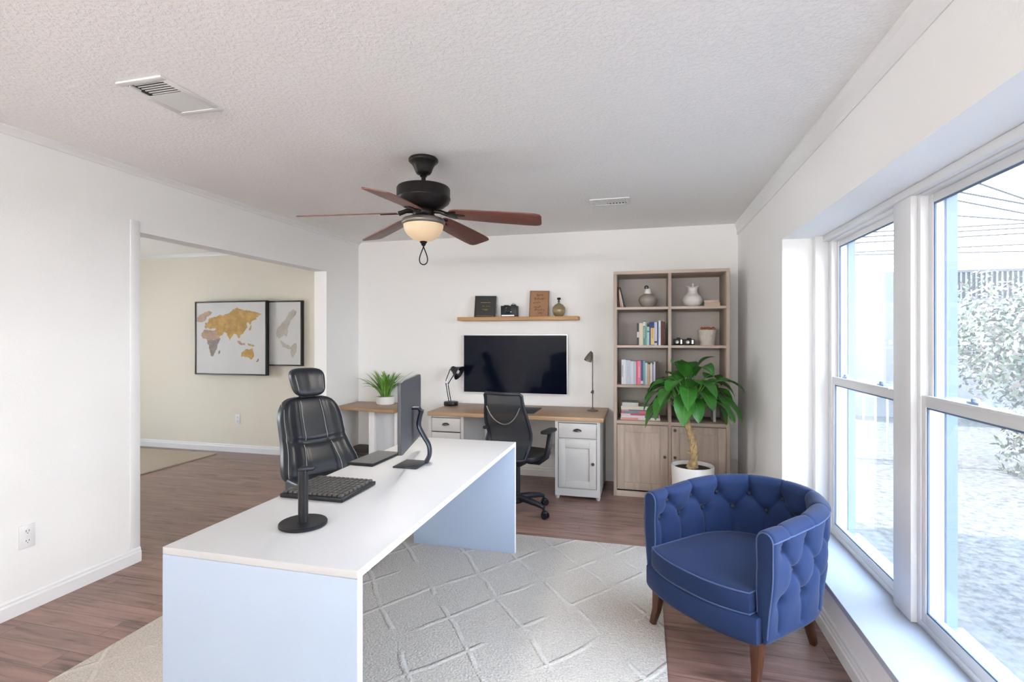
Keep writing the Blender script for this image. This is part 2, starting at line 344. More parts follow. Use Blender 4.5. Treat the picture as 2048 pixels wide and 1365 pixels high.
# windows in the right wall
def window_unit(name, y0, y1, ja, jb):
    t = bpy.data.objects.new(name, None); C.objects.link(t); t.location = (WX, (y0+y1)/2, WZ0); t['kind'] = 'structure'
    o = -((y0+y1)/2); a, b = y0+o, y1+o; H = WZ1-WZ0; x1 = .085
    f = MB().box(0, x1, a, a+ja, 0, H).box(0, x1, b-jb, b, 0, H).box(0, x1, a+ja, b-jb, H-.045, H).box(0, x1, a+ja, b-jb, 0, .03)
    f.build('window_frame', M['window_white'], t, bevel=.003)
    r0, r1 = 1.128-WZ0, 1.178-WZ0; i0, i1 = a+ja, b-jb; sw = .032
    def sash(nm, x, z0, z1, bt, tp):
        s = MB().box(x, x+.022, i0, i0+sw, z0, z1).box(x, x+.022, i1-sw, i1, z0, z1).box(x, x+.022, i0+sw, i1-sw, z0, z0+bt).box(x, x+.022, i0+sw, i1-sw, z1-tp, z1)
        sh = s.build('sash', M['window_white'], t, bevel=.002)
        MB().box(x+.011, x+.017, i0+sw, i1-sw, z0+bt, z1-tp).build('pane', M['glass'], sh)
        g = .007; e = MB()
        for (ya, yb, za, zb) in ((i0+sw, i0+sw+g, z0+bt, z1-tp), (i1-sw-g, i1-sw, z0+bt, z1-tp), (i0+sw, i1-sw, z0+bt, z0+bt+g), (i0+sw, i1-sw, z1-tp-g, z1-tp)):
            e.box(x+.004, x+.0105, ya, yb, za, zb)
        e.build('gasket', M['gasket'], sh)
        return sh
    sash('upper', .028, r0, H-.045, .03, .035)
    lo = sash('lower', .004, .03, r1, .038, .045)
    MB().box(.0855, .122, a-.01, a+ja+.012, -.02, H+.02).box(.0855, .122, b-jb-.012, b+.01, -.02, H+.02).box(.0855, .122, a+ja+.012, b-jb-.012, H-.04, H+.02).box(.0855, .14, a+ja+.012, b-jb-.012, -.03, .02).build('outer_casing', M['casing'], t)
    MB().box(-.006, .006, i0+.06, i1-.06, r1-.006, r1+.004).build('lift_rail', M['window_white'], lo, bevel=.002)
    for k in (.22, .78):
        yy = i0 + (i1-i0)*k
        MB().box(.008, .03, yy-.035, yy+.035, r1, r1+.012).lathe([(0,0),(.013,0),(.013,.01),(.009,.014),(0,.014)], (.018, yy, r1+.011), 12).build('sash_lock', M['lock'], lo, bevel=.002)
    return t
M['casing'] = mat('outer casing with sky reflection', (.12, .18, .31), .5)  # blue of the reflected sky put into the casing's colour
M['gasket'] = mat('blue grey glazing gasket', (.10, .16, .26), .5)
M['lock'] = mat('blue grey sash lock', (.30, .40, .58), .35, metal=.2)
window_unit('window_1', 2.615, WY1-.062, .03, .055)
window_unit('window_2', WY0, 2.46, .03, .028)
struct(MB().box(WX-.022, WX+.09, 2.46, 2.615, WZ0, WZ1).build('trim_8', M['window_white'], bevel=.004))
# head strip above the windows
struct(MB().box(WX-.03, WX+.0, WY0, WY1-.062, WZ1-.035, WZ1).build('trim_9', M['window_white'], bevel=.004))
# unseen window added for light behind the camera, and the adjoining room's window
def plain_window(name, ax, p, a0, a1, z0, z1, n):
    t = bpy.data.objects.new(name, None); C.objects.link(t); t['kind'] = 'structure'
    def B(mb, a, b, c, d, q0, q1): (mb.box(a, b, q0, q1, c, d) if ax == 'y' else mb.box(q0, q1, a, b, c, d))
    f = MB(); B(f, a0, a1, z0, z0+.05, p-.04, p+.02); B(f, a0, a1, z1-.05, z1, p-.04, p+.02)
    for k in range(n+1):
        q = a0 + (a1-a0-.05)*k/n; B(f, q, q+.05, z0+.05, z1-.05, p-.04, p+.02)
    f.build('window_frame', M['window_white'], t)
    for k in range(n):
        q = a0 + (a1-a0-.05)*k/n; q2 = a0 + (a1-a0-.05)*(k+1)/n; g = MB(); B(g, q+.05, q2, z0+.05, z1-.05, p-.012, p-.006); g.build('pane', M['glass'], t)
plain_window('added_rear_window', 'y', YF-.06, -2.9, .5, 1.5, 2.2, 3)
plain_window('window_4', 'x', XO-.07, 2.2, 3.6, .55, 1.75, 2)

# ------------------------------------------------------------------ rugs
RZ = .012
tag(MB().box(-2.35, .095, .55, 3.56, 0, RZ).build('area_rug', M['rug'], bevel=.004), 'large woven beige rug with broken raised lines under the white desk', 'rug')
tag(MB().box(-7.1, -5.0, 2.4, 5.14, 0, .014).build('area_rug', M['rug2'], bevel=.004), 'plain sand coloured rug in the adjoining room beyond the opening', 'rug')

# ------------------------------------------------------------------ white waterfall desk
t = thing('desk', 'long white waterfall desk with panel ends standing on the woven rug', 'desk', (-1.165, 2.30, RZ))
hx, hy, H = .355, .957, .73 - RZ
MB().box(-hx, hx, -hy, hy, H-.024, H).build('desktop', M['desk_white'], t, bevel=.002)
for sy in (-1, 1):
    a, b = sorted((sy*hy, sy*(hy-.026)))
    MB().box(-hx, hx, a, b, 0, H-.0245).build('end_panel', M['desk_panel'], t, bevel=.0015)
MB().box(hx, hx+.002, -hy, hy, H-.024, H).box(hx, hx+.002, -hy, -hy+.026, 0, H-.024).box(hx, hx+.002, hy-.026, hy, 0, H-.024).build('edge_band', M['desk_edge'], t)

# ------------------------------------------------------------------ swivel base shared by both office chairs
def swivel(t, R, z_top, m, rot=0, cm=None):
    MB().lathe([(0,.075),(.045,.075),(.05,.10),(.035,.135),(.028,.14),(.028,z_top-.02),(0,z_top-.02)], n=20).build('gas_lift', M['black'], t, smooth=True)
    for k in range(5):
        a = rot + 2*PI*k/5; dx, dy = math.cos(a), math.sin(a)
        pts = [(dx*r, dy*r, z) for r, z in ((.03,.115),(.12,.112),(.22,.098),(R,.082))]
        MB().tube(pts, [.028,.026,.021,.015], 10, flat=1.0).build('base_arm', m, t, smooth=True)
        c = MB(); cx, cy = dx*R, dy*R
        c.cyl((cx, cy, .05), (cx, cy, .088), .008)
        for s_ in (-1, 1):
            ax, ay = -dy*.013*s_, dx*.013*s_
            c.tube([(cx+ax*.45+dx*.012, cy+ay*.45+dy*.012, .027), (cx+ax*1.6+dx*.012, cy+ay*1.6+dy*.012, .027)], .027, 16)
        c.lathe([(.027,.05),(.020,.062),(.008,.066)], (cx+dx*.008, cy+dy*.008, -.004), 12)
        c.build('caster', cm or M['black'], t, smooth=True)

# ------------------------------------------------------------------ black leather executive chair
t = thing('office_chair', 'high-backed black leather office chair with headrest behind the white desk', 'office chair', (-1.915, 2.87, RZ), math.radians(61))
swivel(t, .30, .44, M['black_satin'])
def exw(Z): return .212 + .042*math.exp(-((Z+.55)/.42)**2) - .02*smoothstep(.5, 1, Z) - .03*smoothstep(-.65, -1, Z)
def exy(X, Z, Y):                     # Y in [-1, 1], -1 the front face
    base = .235 + .105*Z - .045*math.exp(-((Z+.45)/.4)**2)
    y = base + .052*Y
    if Y < 0:
        y -= .026*smoothstep(.52, .82, abs(X)) * (1-smoothstep(.9, 1, abs(X))) * -Y
        y += .022*math.exp(-((Z-.02-.10*X*X)/.055)**2) * (1-.5*abs(X)**4) * -Y
        y += .006*math.exp(-((abs(X)-.40)/.035)**2) * -Y
    return y
ZB = .715; HB = .285
MB().lp(1, 1, 1, 5, 44, lambda X, Y, Z: (X*exw(Z), exy(X, Z, Y), ZB+HB*Z)).build('backrest', M['leather'], t, smooth=True, merge=True, angle=80)
st = MB()
for sx in (-1, 1):
    for (z0, z1) in ((.06, .93), (-.9, -.02)):
        xx = .34 if z0 > 0 else .42
        pts = []
        for i in range(16):
            Z = z0 + (z1-z0)*i/15; X = sx*(xx + (.08*(1-(Z-z0)/(z1-z0)) if z0 < 0 else -.0)); 
            k = (1-abs(X)**5-abs(Z)**5)**.2; pts.append((X*exw(Z), exy(X, Z, -k)-.0012, ZB+HB*Z))
        st.tube(pts, .0016, 6)
    pts = []
    for i in range(24):
        Z = -.92 + 1.84*i/23; X = sx*.93*(1-.07*abs(Z)**5); k = max(0, 1-abs(X)**5-abs(Z)**5)**.2; pts.append((X*exw(Z), exy(X, Z, -k)-.001, ZB+HB*Z))
    st.tube(pts, .0013, 6)
st.build('stitching', M['stitch'], t, smooth=True)
def hdf(X, Y, Z): return (X*(.112+.012*Z), .335+.035*Z+.052*Y-.010*smoothstep(.5,1,abs(X))+ .012*(1-abs(X))*(1 if Y < 0 else 0), 1.098+.094*Z)
MB().lp(1, 1, 1, 3.6, 24, hdf).build('headrest', M['leather'], t, smooth=True, merge=True, angle=80)
for sx in (-1, 1): MB().tube([(sx*.05, .335, .95), (sx*.05, .34, 1.04)], .008, 10).build('headrest_post', M['black_satin'], t, smooth=True)
for sx in (-1, 1):
    hs = MB(); hs.tube([hdf(sx*.80, math.sin(a)*.96 if False else -max(0, 1-.80**3.6-abs(math.sin(a))**3.6)**(1/3.6)*1.01, math.sin(a)*.9) for a in [(-.5+i/20)*PI for i in range(21)]], .0012, 6)
    hs.build('headrest_stitching', M['stitch'], t, smooth=True)
def seatf(X, Y, Z): return (X*.245, -.04+Y*.245, .485+.052*Z - .02*smoothstep(.6,1,-Y) + (.016*smoothstep(.5,.85,abs(X)) if Z > 0 else 0))
MB().lp(1, 1, 1, 4.5, 24, seatf).build('seat', M['leather'], t, smooth=True, merge=True, angle=80)
MB().box(-.11, .11, -.10, .20, .405, .435).tube([(0, .16, .415), (0, .25, .42), (0, .29, .50), (0, .31, .66)], .022, 10, flat=2.0).build('seat_plate', M['black_satin'], t, bevel=.004)

# ------------------------------------------------------------------ black mesh task chair
t = thing('task_chair', 'black mesh-backed task chair at the oak-topped wall desk', 'office chair', (-1.0, 4.06, 0), math.radians(167))
swivel(t, .27, .43, M['dark_metal'], rot=.42, cm=M['caster_blk'] if 'caster_blk' in M else M['black_satin'])
def tcb(X, Z): # back surface, Z 0..1 from bottom
    z = .455 + .525*Z; w_ = .150 + .035*math.sin(PI*min(1, Z*1.15)) + .012*Z
    y = .205 - .055*math.exp(-((Z-.32)/.22)**2) + .07*Z*Z + .035*X*X*-1
    return (X*w_, y, z)
loop = []
for i in range(14): loop.append(tcb(-1, .02+.95*i/13))
for i in range(9): loop.append(tcb(-.9+1.8*i/8, 1.0))
for i in range(14): loop.append(tcb(1, .97-.95*i/13))
for i in range(7): loop.append(tcb(.85-1.7*i/6, 0))
MB().tube(loop, .0125, 10, close=True).build('back_frame', M['dark_metal'], t, smooth=True)
def mesh_mat():
    m = bpy.data.materials.new('black mesh fabric'); m.use_nodes = True; n = m.node_tree.nodes; L = m.node_tree.links; b = n['Principled BSDF']
    b.inputs['Base Color'].default_value = (.010, .012, .017, 1); b.inputs['Roughness'].default_value = .7; b.inputs['Alpha'].default_value = .93
    return m
M['mesh'] = mesh_mat()
MB().grid(lambda a, b_: tcb(-.97+1.94*a, .01+.98*b_), 14, 22).build('mesh_back', M['mesh'], t, smooth=True)
MB().tube([tuple(Vector(tcb(-.86+1.72*i/16, .80-.26*(1-((i-8)/8)**2)))+Vector((0, .014, 0))) for i in range(17)], .0045, 8).build('lumbar_bar', M['silver_dull'] if 'silver_dull' in M else M['pewter'], t, smooth=True)
MB().tube([(0, .14, .40), (0, .22, .405), (0, .235, .47), (0, .215, .56)], .018, 10, flat=1.8).build('back_bracket', M['black_satin'], t, smooth=True)
def tsf(X, Y, Z): return (X*.225, -.05+Y*.22, .465+.032*Z - .025*smoothstep(.55, 1, -Y))
MB().lp(1, 1, 1, 4.5, 20, tsf).build('seat', M['black'], t, smooth=True, merge=True, angle=80)
MB().box(-.10, .10, -.12, .15, .40, .432).build('seat_plate', M['black_satin'], t, bevel=.004)
for sx in (-1, 1):
    am = MB().tube([(sx*.10, .0, .415), (sx*.20, .01, .42), (sx*.262, .0, .47), (sx*.278, -.01, .56), (sx*.272, -.05, .652)], [.013,.014,.016,.016,.014], 10, flat=1.5).build('arm_bracket', M['black_satin'], t, smooth=True)
    MB().lp(.036, .115, .014, 4, 12, None, (sx*.262, -.05, .665)).build('armrest', M['black'], t, smooth=True, merge=True, angle=80)

# ------------------------------------------------------------------ things on the white desk
DZ = .73
t = thing('headphone_stand', 'black headphone stand with oval base near the front of the white desk', 'headphone stand', (-1.20, 1.625, DZ), math.radians(10))
MB().lathe([(0,0),(.080,0),(.084,.003),(.084,.011),(.081,.014),(0,.014)], n=48).build('base', M['black_satin'], t, smooth=True)
MB().lathe([(0,.014),(.0175,.014),(.0175,.190),(.0165,.200),(0,.200)], n=28).build('pole', M['black_satin'], t, smooth=True)
MB().tube([(-.014, 0, .196), (.0, 0, .203), (.02, 0, .206), (.036, .0, .206), (.046, 0, .211)], [.011,.012,.011,.010,.007], 12, flat=.9).build('hook', M['dark_metal'], t, smooth=True)

t = thing('keyboard', 'square black keyboard lying on the white desk', 'keyboard', (-1.35, 2.012, DZ))
kx, ky = .15, .137
MB().box(-kx, kx, -ky, ky, .002, .019).build('case', M['black_satin'], t, bevel=.003)
rows, cols = 8, 12
kc = M['key'] = mat('keycap', (.055, .052, .05), .45)
pk = (2*kx-.016)/cols; pr = (2*ky-.014)/rows; cnt = 0; km = None
for r in range(rows):
    for c_ in range(cols):
        x = -kx+.008+pk*(c_+.5); y = -ky+.007+pr*(r+.5)
        if km is None:
            km = MB().lp(pk*.42, pr*.42, .006, 6, 5, lambda X, Y, Z: (X*(1-6*max(0, Z)), Y*(1-6*max(0, Z)), Z)).build('key', kc, t, (x, y, .0235), smooth=True, merge=True)
        else:
            o = km.copy(); C.objects.link(o); o.parent = t; o.location = (x, y, .0235)

t = thing('tablet_device', 'flat slim black device lying on the white desk beside the monitor', 'tablet', (-1.455, 2.60, DZ), math.radians(-2))
MB().box(-.078, .078, -.156, .156, .001, .013).build('body', M['black_satin'], t, bevel=.004, seg=3)
MB().box(-.072, .072, -.140, .150, .0132, .0138).build('glass_front', M['tabglass'] if 'tabglass' in M else mat('dark glass', (.035,.033,.032), .22), t)

t = thing('computer_monitor', 'thin dark grey computer monitor on a curved stand on the white desk', 'monitor', (-1.205, 2.535, DZ))
A, B = Vector((-1.150, 2.287)), Vector((-1.298, 2.842)); mid = (A+B)/2; ang = math.atan2(B.y-A.y, B.x-A.x); ln = (B-A).length
tf = Matrix.Translation((mid.x+1.205, mid.y-2.535, 0)) @ Matrix.Rotation(ang, 4, 'Z')
# local x along the panel, local -y faces +x side (rear)
MB().lp(ln/2, .009, .183, 22, 14, None, (0, 0, .283)).build('rear_shell', M['mon'] if 'mon' in M else mat('graphite shell', (.055,.057,.065), .45), t, smooth=True, merge=True, tf=tf, angle=60)
MB().box(-ln/2+.012, ln/2-.012, .0092, .0115, .108, .456).build('screen', M['screen'], t, tf=tf)
sf = tf
nk = MB().tube([(0.0, -.010, .30), (0.0, -.045, .30), (.0, -.062, .27)], .022, 12, up=(1,0,0), flat=.5)
nk.build('mount', M['dark_metal'], t, smooth=True, tf=tf)
def smooth_path(P, per=6):
    out = []; P = [Vector(p) for p in P]
    for i in range(len(P)-1):
        a, b, c, d = P[max(i-1, 0)], P[i], P[i+1], P[min(i+2, len(P)-1)]
        for k in range(per):
            s = k/per; out.append(.5*((2*b)+(c-a)*s+(2*a-5*b+4*c-d)*s*s+(3*b-a-3*c+d)*s**3))
    return out+[P[-1]]
npath = smooth_path([(0, -.060, .29), (0, -.048, .24), (0, -.046, .20), (0, -.070, .15), (0, -.098, .10), (0, -.103, .05), (0, -.085, .008)])
MB().tube(npath, [.027+.006*abs(i/len(npath)-.5) for i in range(len(npath))], 12, up=(1,0,0), flat=.42).build('neck', M['dark_metal'], t, smooth=True, tf=tf)
MB().box(-.068, .068, -.083, .083, .0, .008).build('base', M['dark_metal'], t, bevel=.003)

# ------------------------------------------------------------------ oak-topped wall desk with grey pedestals
x0, x1, y0, y1 = -1.955, -.335, 4.445, 5.145
t = thing('pedestal_desk', 'wall desk with honey oak top and pale grey pedestal cabinets', 'desk', ((x0+x1)/2, (y0+y1)/2, 0))
ox, oy = (x0+x1)/2, (y0+y1)/2
tf = Matrix.Translation((-ox, -oy, 0)); WZ = .72
MB().box(x0, x1, y0, y1-.012, WZ-.036, WZ).build('worktop', M['oak_top'], t, bevel=.004, tf=tf)
def cup(cx, cy, cz, w_=.075):
    def fn(a, b_):
        th = PI*a; ph = PI/2*b_
        return (cx + w_/2*math.cos(th)*math.cos(ph*.98), cy - .024*math.sin(ph)*1.0 - .002, cz + .020*math.sin(th)*math.cos(ph*.6)-.006*b_)
    m_ = MB().grid(fn, 15, 7); return m_
GP = M['greige_paint']; PF = 4.475; PB = y1-.02
def carcass(a, b, foot):
    c = MB()
    c.box(a, a+.02, PF, PB, .03, WZ-.037).box(b-.02, b, PF, PB, .03, WZ-.037).box(a+.02, b-.02, PB-.012, PB, .03, WZ-.037)
    c.box(a+.02, b-.02, PF+.002, PB-.012, .06, .08).box(a+.02, b-.02, PF+.002, PF+.02, .03, .10).box(a+.02, b-.02, PF+.002, PF+.02, WZ-.052, WZ-.037)
    c.box(a+.02, b-.02, PF+.002, PF+.02, .515, .53)
    c.box(a, a+.028, PF-.004, PF, .03, WZ-.037).box(b-.028, b, PF-.004, PF, .03, WZ-.037).box(a+.028, b-.028, PF-.004, PF, .03, .095)
    o = c.build('cabinet', GP, t, tf=tf)
    for (fx, fy) in ((a+.018, PF+.018), (b-.018, PF+.018), (a+.018, PB-.018), (b-.018, PB-.018)):
        MB().tube([(fx, fy, 0), (fx, fy, .0305)], [.014, .022], 4).build('foot', GP, t, tf=tf)
def drawer(a, b, z0, z1):
    o = MB().box(a, b, PF-.006, PF+.012, z0, z1).box(a+.008, b-.008, PF+.012, PB-.1, z0+.01, z1-.03).build('drawer', GP, t, tf=tf, bevel=.002)
    cup((a+b)/2, PF-.006, (z0+z1)/2).build('cup_handle', M['pewter_dark'], o, tf=tf, smooth=True)
M['pewter_dark'] = mat('dark pewter', (.09, .08, .07), .35, metal=.8)
carcass(-1.950, -1.605, True); carcass(-.755, -.365, True)
drawer(-1.918, -1.637, .54, .663); drawer(-1.918, -1.637, .385, .53); drawer(-1.918, -1.637, .10, .375)
drawer(-.723, -.397, .535, .663)
d = MB().box(-.723, -.397, PF+.002, PF+.014, .102, .522)
d = d.build('door', GP, t, tf=tf, bevel=.001)
r = MB().box(-.723, -.665, PF-.012, PF+.002, .102, .522).box(-.455, -.397, PF-.012, PF+.002, .102, .522).box(-.665, -.455, PF-.012, PF+.002, .102, .165).box(-.665, -.455, PF-.012, PF+.002, .45, .522)
r.build('door_rail', GP, d, tf=tf, bevel=.0015)
MB().tube([(-.425, PF-.012, .32), (-.425, PF-.022, .32), (-.425, PF-.024, .32), (-.425, PF-.034, .32)], [.005,.006,.014,.012], 14).build('knob', M['slot'], d, tf=tf, smooth=True)

# ------------------------------------------------------------------ corner desk at the left
x0, x1, y0, y1 = -3.085, -2.36, 4.56, 5.145; z = .70
t = thing('corner_desk', 'small oak-topped corner desk with white support panel by the left wall', 'desk', ((x0+x1)/2, (y0+y1)/2, 0))
tf = Matrix.Translation((-(x0+x1)/2, -(y0+y1)/2, 0))
ct = MB(); ct.prism([(x0, 4.70), (x1, 4.56), (x1, y1-.012), (x0, y1-.012)], lambda p, h: (p[0], p[1], h), z-.032, z)
ct.build('worktop', M['oak_top'], t, bevel=.003, tf=tf)
MB().box(-2.705, -2.64, 4.70, 4.76, 0, z-.033).build('leg', M['trim'], t, bevel=.002, tf=tf)
MB().box(-2.639, -2.42, 4.74, 4.758, 0, z-.033).build('support_panel', M['sup'] if 'sup' in M else mat('pale grey panel', (.62,.64,.67), .5), t, bevel=.001, tf=tf)
MB().box(-2.42, -2.39, 4.70, 5.12, 0, z-.033).build('leg', M['trim'], t, bevel=.002, tf=tf)

t = thing('floor_shade_block', 'low dark block added for the shaded floor under the corner desk', 'box', (-2.90, 4.93, 0))  # dark block added where the floor is only in shade
MB().box(-.165, .165, -.195, .195, 0, .20).build('shade_body', M['floorshade'] if 'floorshade' in M else mat('floor shade brown', (.035,.022,.02), .6), t, bevel=.004)
MB().box(-.168, .168, -.198, .198, .201, .225).build('shade_cap', mat('floor shade cap brown', (.03,.018,.017), .55), t, bevel=.003)

# ------------------------------------------------------------------ plant with blade leaves
def blade_plant(loc, label):
    t = thing('potted_grass_plant', label, 'plant', loc)
    MB().lathe([(0,0),(.086,0),(.094,.008),(.098,.05),(.099,.085),(.094,.087),(.090,.082),(.088,.07),(0,.07)], n=40).build('pot', M['white_ceramic'], t, smooth=True)
    MB().lathe([(0,.0755),(.0875,.0755)], n=24).build('soil', M['soil'], t)
    mb = MB(); rnd = random.Random(4)
    for i in range(70):
        a = rnd.uniform(0, 2*PI); r0 = rnd.uniform(0, .062); L_ = rnd.uniform(.22, .36); out = min(.25, rnd.uniform(.03, .33)*(.4+r0/.06))
        w_ = rnd.uniform(.008, .0145); dx, dy = math.cos(a), math.sin(a); droop = rnd.uniform(.0, .09)*(out/.2)
        n = 9; vs = []
        for k in range(n):
            s_ = k/(n-1); rr = r0 + out*(s_**1.5); zz = .072 + L_*s_*(1-.12*s_) - droop*s_**3
            ww = w_*(.55+1.3*s_)*(1-s_)**.55 if s_ < 1 else 0; ww = max(ww, .0004)
            px, py = dx*rr, dy*rr; sx, sy = -dy*ww, dx*ww
            vs += [(px-sx, py-sy, zz+.25*ww), (px, py, zz-.25*ww), (px+sx, py+sy, zz+.25*ww)]
        # keep the leaves off the wall behind
        vs = [(x, min(y, .145), z_) for x, y, z_ in vs]
        fs = []
        for k in range(n-1):
            b_ = k*3; fs += [(b_, b_+1, b_+4, b_+3), (b_+1, b_+2, b_+5, b_+4)]
        mb.add(vs, fs)
    mb.build('foliage', M['grass_leaf'], t, smooth=True)
blade_plant((-2.66, 4.965, .70), 'spiky green plant in a low white pot on the corner desk')

# ------------------------------------------------------------------ lamps on the wall desk
t = thing('desk_lamp', 'black articulated desk lamp at the left end of the wall desk', 'lamp', (-1.905, 4.93, .72))
MB().lathe([(0,0),(.070,0),(.073,.004),(.073,.034),(.070,.038),(0,.038)], n=36).build('base', M['black_satin'], t, smooth=True)
e0, e1 = Vector((-.012, 0, .038)), Vector((-.048, 0, .235)); e2 = Vector((.012, 0, .375))
a1 = MB()
for s_ in (-.008, .008): a1.tube([e0+Vector((s_, s_, 0)), e1+Vector((s_, s_, 0))], .0048, 8)
a1.build('lower_arm', M['black_satin'], t, smooth=True)
a2 = MB().tube([e1+Vector((-.006, .006, -.02)), e1+Vector((-.008,.006,.02)), e2+Vector((-.02, .006, .0))], .0048, 8).tube([e1+Vector((.012, -.008, -.03)), e2+Vector((.03, -.006, -.05))], .0048, 8)
a2.build('upper_arm', M['black_satin'], t, smooth=True)
MB().tube([e1+Vector((0,-.014,0)), e1+Vector((0,.014,0))], .012, 14).tube([e2+Vector((-.006,-.012,.0)), e2+Vector((-.006,.012,.0))], .012, 14).build('joint', M['chrome'], t, smooth=True)
MB().tube([e1+Vector((.014,-.012,-.045)), e1+Vector((.010,-.012,.03))], .006, 10).build('spring', M['chrome'], t, smooth=True)
ax = Vector((.80, -.12, -.45)).normalized(); q = ax.to_track_quat('Z', 'Y').to_matrix().to_4x4()
sh = MB().lathe([(0,-.012),(.022,-.010),(.028,.0),(.034,.025),(.052,.055),(.075,.088),(.078,.092),(.074,.090),(.050,.057),(.03,.025),(0,.02)], n=32)
shade = sh.build('shade', M['black_satin'], t, smooth=True, tf=Matrix.Translation(e2+Vector((.004, 0, .0))) @ q, angle=60)
MB().lathe([(0,.03),(.018,.04),(.026,.06),(.018,.08),(0,.085)], n=18).build('bulb', M['white_ceramic'], shade, smooth=True, tf=Matrix.Translation(e2+Vector((.004, 0, .0))) @ q)

t = thing('desk_lamp', 'slim pewter desk lamp with bell shade at the right end of the wall desk', 'lamp', (-.468, 4.89, .72))
MB().lathe([(0,0),(.050,0),(.053,.004),(.050,.010),(.022,.018),(.012,.026),(0,.026)], n=36).build('base', M['pewter'], t, smooth=True)
MB().tube([(0,0,.02),(0,0,.535),(-.004,0,.552)], .0048, 10).build('pole', M['pewter_dark'], t, smooth=True)
MB().lathe([(.006,.16),(.011,.165),(.011,.19),(.006,.195)], n=14).tube([(-.02,0,.172),(.0,0,.178)], .005, 8).build('clamp', M['pewter_dark'], t, smooth=True)
ax = Vector((-.30, -.25, -.9)).normalized(); q = ax.to_track_quat('Z', 'Y').to_matrix().to_4x4()
shade = MB().lathe([(0,-.028),(.006,-.026),(.012,-.014),(.022,.008),(.032,.04),(.038,.072),(.036,.072),(.028,.04),(.018,.01),(0,.0)], n=28).build('shade', M['pewter'], t, smooth=True, tf=Matrix.Translation((-.022,-.004,.537)) @ q)
MB().lathe([(0,.02),(.014,.03),(.020,.05),(.012,.066),(0,.07)], n=16).build('bulb', M['white_ceramic'], shade, smooth=True, tf=Matrix.Translation((-.022,-.004,.537)) @ q)

tag(MB().box(-1.28, -.965, 4.55, 4.93, .7205, .7265).build('desk_mat', M['mat'] if 'mat' in M else mat('charcoal desk mat', (.035,.037,.042), .6), bevel=.002), 'charcoal desk mat lying on the oak wall desk behind the task chair', 'desk mat')

# ------------------------------------------------------------------ television
t = thing('television', 'large wall-mounted black television above the wall desk', 'television', (-1.283, 5.095, 1.137))
MB().box(-.545, .545, .0, .03, -.300, .300).build('housing', M['black'], t, bevel=.004)
MB().box(-.5405, .5405, -.003, -.0003, -.293, .2955).build('screen', M['screen'], t)
b_ = MB().box(-.547, -.541, -.005, .003, -.3, .302).box(.541, .547, -.005, .003, -.3, .302).box(-.541, .541, -.005, .003, .2957, .302).box(-.541, .541, -.005, .003, -.3, -.2933)
b_.build('bezel', M['silver'], t)
MB().box(-.2, .2, .03, .05, -.15, .15).build('wall_bracket', M['black_satin'], t)

# ------------------------------------------------------------------ floating shelf and what stands on it
tag(MB().box(-1.858, -.618, 4.985, 5.15, 1.583, 1.619).build('floating_shelf', M['oak_shelf'], bevel=.002), 'golden oak floating shelf on the back wall above the television', 'shelf')
SZ = 1.619
def tx(u, y):  # x of a point at depth y seen at column u
    l = (u-1024)/F; return y*(-math.sin(TH)+math.cos(TH)*l)/(math.cos(TH)+math.sin(TH)*l)
def leaning(name, label, cat, u0, u1, h, tilt, y, fm, im, marks, mm, roll=0, lip=.008):
    xa, xb = tx(u0, y), tx(u1, y); w_ = xb-xa
    t = thing(name, label, cat, ((xa+xb)/2, y, SZ))
    R = Matrix.Rotation(-tilt, 4, 'X') @ Matrix.Rotation(roll, 4, 'Y') @ Matrix.Shear('XY', 4, (0, 0))
    f = MB().box(-w_/2, -w_/2+lip, 0, .014, 0, h).box(w_/2-lip, w_/2, 0, .014, 0, h).box(-w_/2+lip, w_/2-lip, 0, .014, 0, lip).box(-w_/2+lip, w_/2-lip, 0, .014, h-lip, h)
    f.build('frame', fm, t, tf=R)
    MB().box(-w_/2+lip, w_/2-lip, .004, .012, lip, h-lip).build('panel', im, t, tf=R)
    k = MB()
    for (pts, r_) in marks(w_, h): k.tube([(x, .0035, z) for x, z in pts], r_, 5)
    k.build('lettering', mm, t, tf=R)
    return t
def marks_gold(w_, h):
    out = [([(-.05, h*.69), (.055, h*.69)], .0016)]; rnd = random.Random(2)
    for row, (zz, n, s_) in enumerate(((.51, 9, .0125), (.37, 6, .011), (.33, 6, .009))):
        for i in range(n):
            x = -(n-1)*s_/2 + i*s_
            if rnd.random() < .8: out.append(([(x-.003, h*zz-.005), (x-.002, h*zz+.006), (x+.003, h*zz-.002), (x+.004, h*zz+.006)], .001))
    out.append(([(-w_/2+.02, h*.07), (w_/2-.02, h*.07)], .0008))
    return out
def marks_ink(w_, h):
    out = []; rnd = random.Random(5)
    for zz, a, b_ in ((.83, -.03, .035), (.69, -.05, .06), (.53, -.06, .015), (.38, -.05, .02), (.27, -.045, .055), (.14, -.01, .03)):
        x = a
        while x < b_:
            s_ = rnd.uniform(.008, .013); p = [(x+rnd.uniform(0, s_), h*zz+rnd.uniform(-.012, .013)) for _ in range(4)]
            out.append((p, .0016)); x += s_+.002
    return out
leaning('picture_frame', 'small black picture frame with gold lettering on the floating shelf', 'picture frame', 948, 990, .222, math.radians(6), 5.055, M['frame_black'], mat('charcoal card', (.02,.021,.02), .5), marks_gold, M['gold'], math.radians(1.5))
leaning('wooden_sign', 'tall brown board with dark handwritten lettering on the floating shelf', 'sign', 1058, 1096, .262, math.radians(5), 5.06, mat('brown edge', (.10,.05,.03), .6), M['kraft'], marks_ink, M['ink'], math.radians(1.5), lip=.004)
